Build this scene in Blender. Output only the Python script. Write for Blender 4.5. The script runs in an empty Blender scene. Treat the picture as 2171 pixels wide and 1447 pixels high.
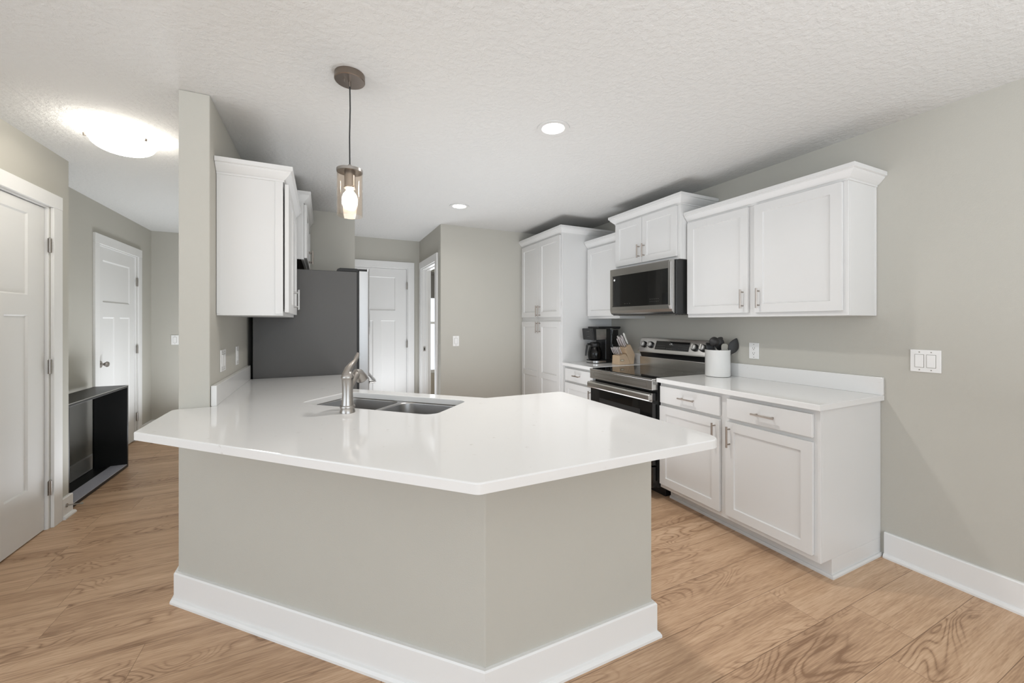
import bpy, bmesh, math, random
from math import sin, cos, pi, radians, sqrt
from mathutils import Vector, Matrix
from mathutils.geometry import tessellate_polygon
random.seed(7)
sc = bpy.context.scene
COL = sc.collection

# ------------------------------------------------------------------ camera
W, H, F, Y0, CAMH, YAW = 2171.0, 1447.0, 845.0, 683.0, 1.327, radians(25.4)
cd = bpy.data.cameras.new('camera'); cam = bpy.data.objects.new('camera', cd); COL.objects.link(cam)
cd.sensor_width = 36.0; cd.sensor_fit = 'HORIZONTAL'; cd.lens = 36.0 * F / W
cd.shift_y = -(H / 2 - Y0) / W
cd.clip_start = 0.02
cam.location = (0, 0, CAMH); cam.rotation_euler = (pi / 2, 0, -YAW)
sc.camera = cam

# ------------------------------------------------------------------ world, exposure, daylight
vs = sc.view_settings
sc.display_settings.display_device = 'sRGB'
vs.view_transform = 'Standard'; vs.look = 'None'; vs.gamma = 1.0; vs.use_curve_mapping = False
vs.exposure = 0.14
wd = bpy.data.worlds.new('world'); sc.world = wd; wd.use_nodes = True
bg = wd.node_tree.nodes['Background']; bg.inputs['Color'].default_value = (0.86, 0.92, 1.0, 1); bg.inputs['Strength'].default_value = 1.6

def area(name, loc, rot, sx, sy, power, col=(1, 1, 1), shape='RECTANGLE', spread=None):
    l = bpy.data.lights.new(name, 'AREA'); l.shape = shape; l.size = sx
    if shape == 'RECTANGLE': l.size_y = sy
    l.energy = power; l.color = col
    if spread: l.spread = spread
    o = bpy.data.objects.new(name, l); COL.objects.link(o); o.location = loc; o.rotation_euler = rot
    return o
# daylight through the big windows of the room behind the camera (back wall, and right wall behind)
LC = (0.88, 0.935, 1.0); LD = (0.77, 0.885, 1.0)
area('daylight_back', (0.65, -3.92, 1.35), (radians(90), 0, 0), 3.9, 1.9, 58, LD)
area('daylight_side', (-3.95, -0.6, 1.35), (0, radians(-90), 0), 1.9, 4.6, 48, LD)
area('daylight_side_room', (2.0, 6.5, 1.3), (radians(-90), 0, 0), 1.0, 1.3, 22, LC)
# added upward fill lights, unseen, brightening the ceilings like bounced flash
area('upward_fill', (-0.4, -1.6, 0.95), (radians(180), 0, 0), 6.0, 3.2, 130, LC)
area('upward_fill_kitchen', (1.25, 2.8, 0.10), (radians(180), 0, 0), 1.4, 1.8, 20, LC, spread=radians(140))
area('upward_fill_hall', (-1.15, 4.95, 0.10), (radians(180), 0, 0), 0.45, 2.1, 24, LC, spread=radians(160))
area('upward_fill_alcove', (0.78, 4.95, 0.10), (radians(180), 0, 0), 0.5, 0.7, 8, LC, spread=radians(130))

# ------------------------------------------------------------------ materials
def newmat(name):
    m = bpy.data.materials.new(name); m.use_nodes = True
    nt = m.node_tree; b = nt.nodes['Principled BSDF']
    return m, nt, b
def lin(r, g, b):
    f = lambda v: (v / 255 / 12.92) if v / 255 <= 0.04045 else ((v / 255 + 0.055) / 1.055) ** 2.4
    return (f(r), f(g), f(b), 1)
def N(nt, t, **kw):
    n = nt.nodes.new(t)
    for k, v in kw.items(): setattr(n, k, v)
    return n
def mat(name, col, rough=0.5, metal=0.0, bump=0.0, bscale=80, var=0.0, vscale=6, spec=0.5, coat=0.0, stretch=None):
    m, nt, b = newmat(name)
    b.inputs['Roughness'].default_value = rough; b.inputs['Metallic'].default_value = metal
    b.inputs['Specular IOR Level'].default_value = spec; b.inputs['Coat Weight'].default_value = coat
    b.inputs['Base Color'].default_value = col
    tc = N(nt, 'ShaderNodeTexCoord'); L = nt.links.new
    src = tc.outputs['Object']
    if stretch:
        mp = N(nt, 'ShaderNodeMapping'); mp.inputs['Scale'].default_value = stretch; L(src, mp.inputs[0]); src = mp.outputs[0]
    no = N(nt, 'ShaderNodeTexNoise'); no.inputs['Scale'].default_value = vscale; no.inputs['Detail'].default_value = 4; L(src, no.inputs['Vector'])
    mx = N(nt, 'ShaderNodeMix', data_type='RGBA'); 
    mx.inputs[6].default_value = tuple(c * (1 - var) for c in col[:3]) + (1,); mx.inputs[7].default_value = tuple(min(1, c * (1 + var)) for c in col[:3]) + (1,)
    L(no.outputs['Fac'], mx.inputs[0]); L(mx.outputs[2], b.inputs['Base Color'])
    if bump:
        n2 = N(nt, 'ShaderNodeTexNoise'); n2.inputs['Scale'].default_value = bscale; n2.inputs['Detail'].default_value = 3; L(src, n2.inputs['Vector'])
        bp = N(nt, 'ShaderNodeBump'); bp.inputs['Strength'].default_value = bump; bp.inputs['Distance'].default_value = 0.004
        L(n2.outputs['Fac'], bp.inputs['Height']); L(bp.outputs[0], b.inputs['Normal'])
    return m
WALLC = lin(190, 187, 178)
M = {}
M['wall'] = mat('wall_paint', WALLC, 0.75, bump=0.12, bscale=220, var=0.015, spec=0.25)
M['white'] = mat('white_lacquer', lin(219, 218, 216), 0.38, var=0.008, spec=0.4)
M['trim'] = mat('white_trim', lin(232, 231, 229), 0.4, var=0.008, spec=0.4)
M['door'] = mat('white_door_paint', lin(228, 227, 225), 0.42, var=0.008, spec=0.35)
M['steel'] = mat('brushed_steel', (0.50, 0.49, 0.475, 1), 0.28, 1.0, var=0.06, vscale=20, bump=0.03, bscale=60, stretch=(1, 1, 40))
M['satin'] = mat('satin_knob_steel', (0.62, 0.61, 0.59, 1), 0.5, 0.7, var=0.05)
M['fsteel'] = mat('fridge_steel', (0.44, 0.435, 0.43, 1), 0.42, 1.0, var=0.05, vscale=20, stretch=(1, 1, 30))
M['nickel'] = mat('brushed_nickel', (0.40, 0.375, 0.35, 1), 0.3, 1.0, var=0.05, vscale=40)
M['canopy'] = mat('bronze_nickel', (0.27, 0.225, 0.19, 1), 0.35, 1.0, var=0.08, vscale=30)
M['pull'] = mat('pull_nickel', (0.42, 0.37, 0.33, 1), 0.32, 1.0, var=0.05, vscale=40)
M['dsteel'] = mat('dark_stainless', (0.46, 0.45, 0.435, 1), 0.24, 1.0, var=0.08, vscale=10, stretch=(1, 1, 20))
M['msteel'] = mat('range_stainless', (0.60, 0.59, 0.57, 1), 0.22, 1.0, var=0.08, vscale=10, stretch=(1, 1, 20))
M['sinksteel'] = mat('sink_steel', (0.42, 0.41, 0.40, 1), 0.3, 1.0, var=0.06, vscale=12)
M['blackglass'] = mat('black_glass', (0.006, 0.006, 0.006, 1), 0.04, spec=0.6)
M['black'] = mat('black_plastic', (0.012, 0.012, 0.012, 1), 0.35, var=0.1)
M['blackmatte'] = mat('black_matte', (0.018, 0.018, 0.018, 1), 0.6, var=0.1)
M['fridgeside'] = mat('fridge_side_grey', lin(86, 84, 82), 0.5, var=0.03, bump=0.05, bscale=400)
M['ceramic'] = mat('white_ceramic', lin(228, 227, 224), 0.12, spec=0.5, coat=0.3)
M['silicone'] = mat('black_silicone', (0.022, 0.021, 0.021, 1), 0.5, var=0.1)
M['greysil'] = mat('grey_silicone', lin(150, 147, 138), 0.5)
M['blockwood'] = mat('block_wood', lin(206, 180, 150), 0.45, var=0.1, vscale=10, stretch=(1, 12, 3))
M['plastic'] = mat('white_plastic', lin(238, 237, 235), 0.3)
M['cord'] = mat('black_cord', (0.01, 0.01, 0.01, 1), 0.6)
M['boxblack'] = mat('box_black_enamel', (0.010, 0.010, 0.010, 1), 0.38, var=0.1, spec=0.3)
M['ink'] = mat('grey_print', lin(98, 97, 95), 0.5)
M['inkdark'] = mat('dark_print', lin(70, 66, 60), 0.5)
M['paper'] = mat('pale_badge', lin(225, 215, 190), 0.4)

def emis(name, col, s):
    m, nt, b = newmat(name); b.inputs['Base Color'].default_value = (0.9, 0.9, 0.9, 1)
    b.inputs['Emission Color'].default_value = col; b.inputs['Emission Strength'].default_value = s
    return m
M['trimring'] = mat('trim_ring_white', lin(205, 204, 201), 0.6)
M['led'] = emis('led_disc', (1, 0.96, 0.9, 1), 14)
M['bulb'] = emis('bulb_glow', (1, 0.93, 0.82, 1), 34)
M['bowl'] = emis('frosted_glass_lit', (1, 0.955, 0.87, 1), 18)
M['bowlrim'] = emis('frosted_rim_lit', (1, 0.88, 0.72, 1), 0.55)

def glassmat(name, col, alpha, rough=0.02):
    m = bpy.data.materials.new(name); m.use_nodes = True; nt = m.node_tree; nt.nodes.clear()
    out = N(nt, 'ShaderNodeOutputMaterial'); tr = N(nt, 'ShaderNodeBsdfTransparent'); gl = N(nt, 'ShaderNodeBsdfGlossy')
    lw = N(nt, 'ShaderNodeLayerWeight'); lw.inputs['Blend'].default_value = 0.5; mx = N(nt, 'ShaderNodeMixShader')
    pw = N(nt, 'ShaderNodeMath', operation='POWER'); pw.inputs[1].default_value = 4.0; nt.links.new(lw.outputs['Facing'], pw.inputs[0])
    fr = N(nt, 'ShaderNodeMath', operation='MULTIPLY_ADD'); fr.inputs[1].default_value = 0.5; fr.inputs[2].default_value = 0.03; nt.links.new(pw.outputs[0], fr.inputs[0])
    tr.inputs['Color'].default_value = col; gl.inputs['Roughness'].default_value = rough
    ad = N(nt, 'ShaderNodeMath', operation='MULTIPLY'); ad.inputs[1].default_value = alpha
    nt.links.new(fr.outputs[0], ad.inputs[0]); nt.links.new(ad.outputs[0], mx.inputs[0]); nt.links.new(tr.outputs[0], mx.inputs[1]); nt.links.new(gl.outputs[0], mx.inputs[2]); nt.links.new(mx.outputs[0], out.inputs[0])
    return m
M['shade'] = glassmat('warm_shade_glass', (1.0, 0.962, 0.92, 1), 0.9)
M['shadesheet'] = glassmat('shade_tint', (0.72, 0.72, 0.72, 1), 0.6)  # grey tint imitating shade inside the open box
M['tank'] = glassmat('dark_tank_plastic', (0.32, 0.32, 0.33, 1), 1.0)
M['carafe'] = glassmat('carafe_glass', (0.25, 0.24, 0.23, 1), 1.0)
M['pane'] = glassmat('window_glass', (0.97, 0.98, 0.98, 1), 0.8)

def ceiling_mat():
    m, nt, b = newmat('textured_ceiling'); L = nt.links.new
    b.inputs['Base Color'].default_value = lin(210, 209, 206); b.inputs['Roughness'].default_value = 0.9; b.inputs['Specular IOR Level'].default_value = 0.2
    tc = N(nt, 'ShaderNodeTexCoord')
    n1 = N(nt, 'ShaderNodeTexNoise'); n1.inputs['Scale'].default_value = 38; n1.inputs['Detail'].default_value = 5; n1.inputs['Roughness'].default_value = 0.6; L(tc.outputs['Object'], n1.inputs['Vector'])
    rp = N(nt, 'ShaderNodeValToRGB'); rp.color_ramp.elements[0].position = 0.42; rp.color_ramp.elements[1].position = 0.62; L(n1.outputs['Fac'], rp.inputs[0])
    bp = N(nt, 'ShaderNodeBump'); bp.inputs['Strength'].default_value = 0.5; bp.inputs['Distance'].default_value = 0.003; L(rp.outputs[0], bp.inputs['Height']); L(bp.outputs[0], b.inputs['Normal'])
    return m
M['ceiling'] = ceiling_mat()

def counter_mat():
    m, nt, b = newmat('white_quartz'); L = nt.links.new
    b.inputs['Roughness'].default_value = 0.08; b.inputs['Specular IOR Level'].default_value = 0.5
    tc = N(nt, 'ShaderNodeTexCoord')
    n1 = N(nt, 'ShaderNodeTexNoise'); n1.inputs['Scale'].default_value = 26; n1.inputs['Detail'].default_value = 3; L(tc.outputs['Object'], n1.inputs['Vector'])
    rp = N(nt, 'ShaderNodeValToRGB'); e = rp.color_ramp.elements
    e[0].position = 0.20; e[0].color = lin(205, 201, 196); e[1].position = 0.31; e[1].color = lin(228, 227, 225)
    L(n1.outputs['Fac'], rp.inputs[0]); L(rp.outputs[0], b.inputs['Base Color'])
    return m
M['counter'] = counter_mat()

def floor_mat():
    m, nt, b = newmat('oak_plank_floor'); L = nt.links.new
    PW, PL = 0.2255, 1.22
    tc = N(nt, 'ShaderNodeTexCoord'); sp = N(nt, 'ShaderNodeSeparateXYZ'); L(tc.outputs['Object'], sp.inputs[0])
    def mth(op, a, bb=None, c=None):
        n = N(nt, 'ShaderNodeMath', operation=op)
        for i, v in enumerate((a, bb, c)):
            if v is None: continue
            if isinstance(v, (int, float)): n.inputs[i].default_value = v
            else: L(v, n.inputs[i])
        return n.outputs[0]
    yy = mth('DIVIDE', mth('ADD', sp.outputs['Y'], 20.187), PW); row = mth('FLOOR', yy)
    wn = N(nt, 'ShaderNodeTexWhiteNoise', noise_dimensions='1D'); L(row, wn.inputs['W'])
    xx = mth('ADD', mth('DIVIDE', mth('ADD', sp.outputs['X'], 20), PL), mth('MULTIPLY', wn.outputs['Value'], 7.3)); colm = mth('FLOOR', xx)
    idv = mth('ADD', mth('MULTIPLY', row, 13.37), mth('MULTIPLY', colm, 3.11))
    w2 = N(nt, 'ShaderNodeTexWhiteNoise', noise_dimensions='1D'); L(idv, w2.inputs['W'])
    fy = mth('FRACT', yy); fx = mth('FRACT', xx)
    ey = mth('MINIMUM', fy, mth('SUBTRACT', 1.0, fy)); ex = mth('MINIMUM', fx, mth('SUBTRACT', 1.0, fx))
    seam = mth('MINIMUM', mth('DIVIDE', ey, 0.0075), mth('DIVIDE', ex, 0.0011))
    seam = mth('MINIMUM', seam, 1.0)
    # grain coordinates
    cx = mth('ADD', sp.outputs['X'], mth('MULTIPLY', w2.outputs['Value'], 37.0)); cy = sp.outputs['Y']; cz = mth('MULTIPLY', w2.outputs['Value'], 11.0)
    cb = N(nt, 'ShaderNodeCombineXYZ'); L(mth('MULTIPLY', cx, 1.5), cb.inputs[0]); L(mth('MULTIPLY', cy, 6.0), cb.inputs[1]); L(cz, cb.inputs[2])
    # big figure (cathedral contours): distorted noise -> rings
    nb = N(nt, 'ShaderNodeTexNoise'); nb.inputs['Scale'].default_value = 0.9; nb.inputs['Detail'].default_value = 2.2; nb.inputs['Distortion'].default_value = 0.5; L(cb.outputs[0], nb.inputs['Vector'])
    rings = mth('FRACT', mth('MULTIPLY', nb.outputs['Fac'], 26.0))
    rings = mth('SUBTRACT', 1.0, mth('MULTIPLY', mth('ABSOLUTE', mth('SUBTRACT', rings, 0.5)), 2.0))
    rings = mth('POWER', rings, 3.0)
    # mask of where the figure shows strongly
    mk = N(nt, 'ShaderNodeTexNoise'); mk.inputs['Scale'].default_value = 0.8; mk.inputs['Detail'].default_value = 1; L(cb.outputs[0], mk.inputs['Vector'])
    mr = N(nt, 'ShaderNodeMapRange'); mr.inputs['From Min'].default_value = 0.50; mr.inputs['From Max'].default_value = 0.66; mr.inputs['To Min'].default_value = 0.04; mr.inputs['To Max'].default_value = 1.0; L(mk.outputs['Fac'], mr.inputs[0])
    # fine fibre
    c2 = N(nt, 'ShaderNodeCombineXYZ'); L(mth('MULTIPLY', cx, 11.0), c2.inputs[0]); L(mth('MULTIPLY', cy, 210.0), c2.inputs[1]); L(cz, c2.inputs[2])
    nf = N(nt, 'ShaderNodeTexNoise'); nf.inputs['Scale'].default_value = 1.0; nf.inputs['Detail'].default_value = 4; L(c2.outputs[0], nf.inputs['Vector'])
    c3 = N(nt, 'ShaderNodeCombineXYZ'); L(mth('MULTIPLY', cx, 1.3), c3.inputs[0]); L(mth('MULTIPLY', cy, 17.0), c3.inputs[1]); L(cz, c3.inputs[2])
    ns = N(nt, 'ShaderNodeTexNoise'); ns.inputs['Scale'].default_value = 1.0; ns.inputs['Detail'].default_value = 5; ns.inputs['Distortion'].default_value = 0.6; L(c3.outputs[0], ns.inputs['Vector'])
    tone = mth('ADD', mth('MULTIPLY', mth('SUBTRACT', ns.outputs['Fac'], 0.5), 0.85), 0.5)
    tone = mth('ADD', tone, mth('MULTIPLY', mth('SUBTRACT', nf.outputs['Fac'], 0.5), 0.95))
    tone = mth('SUBTRACT', tone, mth('MULTIPLY', mth('MULTIPLY', rings, mr.outputs[0]), 0.5))
    tone = mth('ADD', tone, mth('MULTIPLY', mth('SUBTRACT', w2.outputs['Value'], 0.5), 0.16))
    rp = N(nt, 'ShaderNodeValToRGB'); e = rp.color_ramp.elements
    e[0].position = 0.0; e[0].color = lin(140, 108, 82); e[1].position = 1.0; e[1].color = lin(224, 194, 164)
    k = e.new(0.5); k.color = lin(194, 160, 129)
    L(tone, rp.inputs[0])
    mx = N(nt, 'ShaderNodeMix', data_type='RGBA'); mx.inputs[6].default_value = lin(104, 78, 56); L(rp.outputs[0], mx.inputs[7]); L(seam, mx.inputs[0])
    L(mx.outputs[2], b.inputs['Base Color'])
    b.inputs['Roughness'].default_value = 0.42; b.inputs['Specular IOR Level'].default_value = 0.35
    bp = N(nt, 'ShaderNodeBump'); bp.inputs['Strength'].default_value = 0.25; bp.inputs['Distance'].default_value = 0.002
    L(mth('ADD', seam, mth('MULTIPLY', nf.outputs['Fac'], 0.15)), bp.inputs['Height']); L(bp.outputs[0], b.inputs['Normal'])
    return m
M['floor'] = floor_mat()

# ------------------------------------------------------------------ mesh helpers
class B:
    def __init__(s): s.v = []; s.f = []
    def add(s, vs, fs):
        o = len(s.v); s.v += [tuple(v) for v in vs]; s.f += [tuple(i + o for i in f) for f in fs]; return s
    def box(s, x0, x1, y0, y1, z0, z1):
        x0, x1 = sorted((x0, x1)); y0, y1 = sorted((y0, y1)); z0, z1 = sorted((z0, z1))
        return s.add([(x0,y0,z0),(x1,y0,z0),(x1,y1,z0),(x0,y1,z0),(x0,y0,z1),(x1,y0,z1),(x1,y1,z1),(x0,y1,z1)],
              [(0,3,2,1),(4,5,6,7),(0,1,5,4),(1,2,6,5),(2,3,7,6),(3,0,4,7)])
    def tube(s, pts, rad, n=12, caps=True):
        pts = [Vector(p) for p in pts]; rads = rad if isinstance(rad, (list, tuple)) else [rad] * len(pts)
        t0 = (pts[1] - pts[0]).normalized(); up = Vector((0, 0, 1)) if abs(t0.z) < 0.9 else Vector((1, 0, 0))
        a = t0.cross(up).normalized(); V = []; 
        for i, p in enumerate(pts):
            t = ((pts[min(i + 1, len(pts) - 1)] - p).normalized() + (p - pts[max(i - 1, 0)]).normalized()).normalized() if 0 < i < len(pts) - 1 else ((pts[1] - pts[0]).normalized() if i == 0 else (pts[-1] - pts[-2]).normalized())
            a = (a - t * a.dot(t)).normalized(); b = t.cross(a)
            for k in range(n):
                th = 2 * pi * k / n; V.append(p + (a * cos(th) + b * sin(th)) * rads[i])
        F_ = [(i * n + k, i * n + (k + 1) % n, (i + 1) * n + (k + 1) % n, (i + 1) * n + k) for i in range(len(pts) - 1) for k in range(n)]
        if caps: F_ += [tuple(range(n))[::-1], tuple((len(pts) - 1) * n + k for k in range(n))]
        return s.add(V, F_)
    def cyl(s, p0, p1, r, n=24, r2=None): return s.tube([p0, p1], [r, r if r2 is None else r2], n)
    def lathe(s, prof, cx=0, cy=0, n=32, cap0=False, cap1=False, a0=0, a1=2 * pi):
        V = []; 
        for r, z in prof:
            for k in range(n):
                th = 2 * pi * k / n; V.append((cx + r * cos(th), cy + r * sin(th), z))
        m = len(prof)
        F_ = [(i * n + k, i * n + (k + 1) % n, (i + 1) * n + (k + 1) % n, (i + 1) * n + k) for i in range(m - 1) for k in range(n)]
        if cap0: F_.append(tuple(range(n))[::-1])
        if cap1: F_.append(tuple((m - 1) * n + k for k in range(n)))
        return s.add(V, F_)
    def prism(s, poly, z0, z1, holes=(), inset=0.0):
        """poly CCW (x,y); optional rounded top arris of size inset; holes lists of (x,y)"""
        loops = [(list(poly), 1)] + [(list(h), -1) for h in holes]
        lay = [[], [], []]
        if area2(loops[0][0]) < 0: loops[0] = (loops[0][0][::-1], 1)
        top = []; bot = []
        for lp, sg in loops:
            if sg == -1 and area2(lp) < 0: lp = lp[::-1]
            n = len(lp); o = len(s.v)
            lt = offset(lp, -inset * sg) if inset else lp
            lv = [(x, y, z0) for x, y in lp]
            zs = z1 - inset
            if inset:
                lm = offset(lp, -inset * 0.3 * sg)
                rings_ = [lv, [(x, y, zs) for x, y in lp], [(x, y, z1 - inset * 0.3) for x, y in lm], [(x, y, z1) for x, y in lt]]
            else: rings_ = [lv, [(x, y, z1) for x, y in lp]]
            for r in rings_: s.v += r
            for j in range(len(rings_) - 1):
                for k in range(n):
                    a, b2, c, d = o + j*n + k, o + j*n + (k+1) % n, o + (j+1)*n + (k+1) % n, o + (j+1)*n + k
                    s.f.append((a, b2, c, d) if sg == 1 else (d, c, b2, a))
            bot.append([(o + k) for k in range(n)]); top.append([(o + (len(rings_)-1)*n + k) for k in range(n)])
        for idx, flip in ((bot, True), (top, False)):
            flat = [i for l in idx for i in l]
            tris = tessellate_polygon([[Vector((s.v[i][0], s.v[i][1], 0)) for i in l] for l in idx])
            for t in tris:
                t = [flat[i] for i in t]
                p = [s.v[i] for i in t]
                ar = (p[1][0]-p[0][0])*(p[2][1]-p[0][1]) - (p[2][0]-p[0][0])*(p[1][1]-p[0][1])
                if (ar < 0) != flip: t = t[::-1]
                s.f.append(tuple(t))
        return s
    def sweep(s, path, prof, closed=False, side=1):
        """path: list of (x,y); prof: list of (out,z) closed polygon; out = distance to the right-hand side*side, mitred"""
        n = len(path); m = len(prof); V = []
        offs = {}
        for (o_, z) in prof:
            if o_ not in offs: offs[o_] = offset_open(path, o_ * side)
        for i in range(n):
            for (o_, z) in prof: V.append((offs[o_][i][0], offs[o_][i][1], z))
        F_ = [(i*m + k, i*m + (k+1) % m, (i+1)*m + (k+1) % m, (i+1)*m + k) for i in range(n-1) for k in range(m)]
        F_ += [tuple(range(m))[::-1], tuple((n-1)*m + k for k in range(m))]
        return s.add(V, F_)
    def xform(s, mt):
        s.v = [tuple(mt @ Vector(v)) for v in s.v]; return s
def area2(p): return sum(p[i][0]*p[(i+1)%len(p)][1] - p[(i+1)%len(p)][0]*p[i][1] for i in range(len(p)))
def _isect(p, d, q, e):
    cr = d[0]*e[1] - d[1]*e[0]
    if abs(cr) < 1e-9: return q
    t = ((q[0]-p[0])*e[1] - (q[1]-p[1])*e[0]) / cr
    return (p[0] + d[0]*t, p[1] + d[1]*t)
def offset_open(path, o):
    n = len(path); segs = []
    for i in range(n-1):
        dx, dy = path[i+1][0]-path[i][0], path[i+1][1]-path[i][1]; l = math.hypot(dx, dy); dx /= l; dy /= l
        segs.append(((path[i][0] + dy*o, path[i][1] - dx*o), (dx, dy), (path[i+1][0] + dy*o, path[i+1][1] - dx*o)))
    out = [segs[0][0]]
    for i in range(n-2): out.append(_isect(segs[i][0], segs[i][1], segs[i+1][0], segs[i+1][1]))
    out.append(segs[-1][2]); return out
def offset(poly, o):
    """grow a CCW polygon by o"""
    p = list(poly); q = [p[-1]] + p + [p[0]]
    return offset_open(q, o)[1:-1]
def fillet(poly, rs, n=8):
    out = []; m = len(poly)
    for i, p in enumerate(poly):
        r = rs[i] if isinstance(rs, (list, tuple)) else rs
        if r <= 0: out.append(p); continue
        a = Vector(poly[i-1]) - Vector(p); b = Vector(poly[(i+1) % m]) - Vector(p); a.normalize(); b.normalize()
        an = a.angle(b) / 2; t = r / math.tan(an); c = Vector(p) + (a + b).normalized() * (r / sin(an))
        s0 = Vector(p) + a*t - c; s1 = Vector(p) + b*t - c
        a0 = math.atan2(s0.y, s0.x); a1 = math.atan2(s1.y, s1.x)
        while a1 - a0 > pi: a1 -= 2*pi
        while a1 - a0 < -pi: a1 += 2*pi
        for k in range(n+1):
            th = a0 + (a1-a0)*k/n; out.append((c.x + r*cos(th), c.y + r*sin(th)))
    return out

def obj(name, b, m, parent=None, bevel=0.0, smooth=False, label=None, segs=2):
    me = bpy.data.meshes.new(name)
    off = parent.get('_w') if parent is not None else None
    off = Vector(off) if off else Vector((0, 0, 0))
    if parent is None and False: pass
    me.from_pydata([tuple(Vector(v) - off) for v in b.v], [], b.f); me.update()
    bm = bmesh.new(); bm.from_mesh(me); bmesh.ops.recalc_face_normals(bm, faces=bm.faces); bm.to_mesh(me); bm.free()
    me.materials.append(M[m] if isinstance(m, str) else m)
    o = bpy.data.objects.new(name, me); COL.objects.link(o)
    if parent is not None:
        o.parent = parent; o['_w'] = tuple(off)
    if smooth:
        for p in me.polygons: p.use_smooth = True
        me.set_sharp_from_angle(angle=radians(38)) if hasattr(me, 'set_sharp_from_angle') else None
    if bevel:
        md = o.modifiers.new('bevel', 'BEVEL'); md.width = bevel; md.segments = segs; md.limit_method = 'ANGLE'; md.angle_limit = radians(40)
    if label: o['label'] = label
    return o
def tag(o, label, cat, group=None):
    o['label'] = label; o['category'] = cat
    if group: o['group'] = group
    return o
def thing(name, loc, label, cat, group=None):
    o = bpy.data.objects.new(name, None); o.empty_display_size = 0.1; COL.objects.link(o); o.location = loc; o['_w'] = tuple(loc)
    return tag(o, label, cat, group)
def struct(name, b, m, bevel=0.0, smooth=False):
    o = obj(name, b, m, None, bevel, smooth); o['kind'] = 'structure'; return o
def copy_tree(o, parent=None, loc=None, rot=None):
    c = o.copy(); COL.objects.link(c)
    if parent is not None: c.parent = parent
    if loc is not None: c.location = loc
    if rot is not None: c.rotation_euler = rot
    for ch in list(o.children): copy_tree(ch, c)
    return c

def extr_y(b, prof, y0, y1, y0b=None, y1b=None):
    n = len(prof)
    V = [(x, y0, z) for x, z in prof] + [(x, y1, z) for x, z in prof]
    return b.add(V, [tuple(range(n)), tuple(range(n, 2*n))[::-1]] + [(i, (i+1) % n, n + (i+1) % n, n + i) for i in range(n)])

# ------------------------------------------------------------------ room shell
CH = 2.44
XR, YF, XWL = 2.885, 4.42, -0.50
struct('floor', B().box(-4.2, 3.2, -4.2, 7.2, -0.1, 0.0), 'floor')
struct('ceiling', B().box(-4.2, 3.2, -4.2, 7.2, CH, CH + 0.1), 'ceiling')
struct('wall_right', B().box(XR, XR + 0.12, -4.1, YF + 0.12, 0, CH), 'wall')
struct('wall_far', B().box(1.205, XR, YF, YF + 0.12, 0, CH), 'wall')
# alcove beyond the kitchen, with the open doorway in its right wall
struct('wall_alcove_right', B().box(1.205, 1.325, YF + 0.12, 4.62, 0, CH).box(1.205, 1.325, 5.37, 5.63, 0, CH).box(1.205, 1.325, 4.62, 5.37, 2.045, CH), 'wall')
DB0, DB1 = 0.255, 1.045
struct('wall_alcove_back', B().box(-0.50, DB0, 5.515, 5.63, 0, CH).box(DB1, 1.205, 5.515, 5.63, 0, CH).box(DB0, DB1, 5.515, 5.63, 2.06, CH), 'wall')
struct('wall_fridge', B().box(XWL, 0.300, YF, YF + 0.12, 0, CH), 'wall')
struct('wall_column', B().box(-0.622, XWL, 2.40, 6.26, 0, CH), 'wall', bevel=0.004)
struct('wall_hall_end', B().box(-2.0, -0.5, 6.26, 6.38, 0, CH), 'wall')
D2a, D2b = 4.985, 5.845
struct('wall_hall_left', B().box(-2.0, -1.885, 3.60, D2a, 0, CH).box(-2.0, -1.885, D2b, 6.26, 0, CH).box(-2.0, -1.885, D2a, D2b, 2.06, CH), 'wall')
D1a, D1b = 2.745, 3.60
struct('wall_left', B().box(-1.885, -1.59, 2.30, D1a, 0, CH).box(-1.885, -1.59, D1b, 3.81, 0, CH).box(-1.885, -1.59, D1a, D1b, 2.075, CH), 'wall')
struct('wall_left_return', B().box(-4.1, -1.885, 2.30, 2.42, 0, CH), 'wall')
struct('wall_closet_back', B().box(-2.75, -2.65, 2.42, 6.38, 0, CH), 'wall')  # unseen; lengthened to keep outside light from leaking past the hall door
struct('wall_hall_light_stop', B().box(-2.65, -2.0, 6.26, 6.38, 0, CH), 'wall')  # unseen wall added to stop outside light leaking round the hall door
struct('wall_alcove_light_stop', B().box(-0.5, 1.205, 6.26, 6.38, 0, CH), 'wall')  # unseen wall added to shut out stray light behind the alcove door
# great room behind the camera, with its windows
def wall_with_window(name, ax, pos, t, a0, a1, wins):
    b = B(); cur = a0
    def bx(u0, u1, z0, z1):
        if ax == 'y': b.box(u0, u1, pos, pos + t, z0, z1)
        else: b.box(pos, pos + t, u0, u1, z0, z1)
    for (u0, u1, z0, z1) in wins:
        bx(cur, u0, 0, CH); bx(u0, u1, 0, z0); bx(u0, u1, z1, CH); cur = u1
    bx(cur, a1, 0, CH); return struct(name, b, 'wall')
wb = [(-1.3, -0.05, 0.45, 2.15), (0.05, 1.25, 0.45, 2.15), (1.35, 2.6, 0.45, 2.15)]
wall_with_window('wall_back', 'y', -4.12, 0.12, -4.1, XR, wb)
ws = [(-3.0, -1.4, 0.45, 2.15), (-1.3, 0.3, 0.45, 2.15), (0.4, 1.9, 0.45, 2.15)]
wall_with_window('wall_side', 'x', -4.12, 0.12, -4.1, 2.42, ws)
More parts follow.
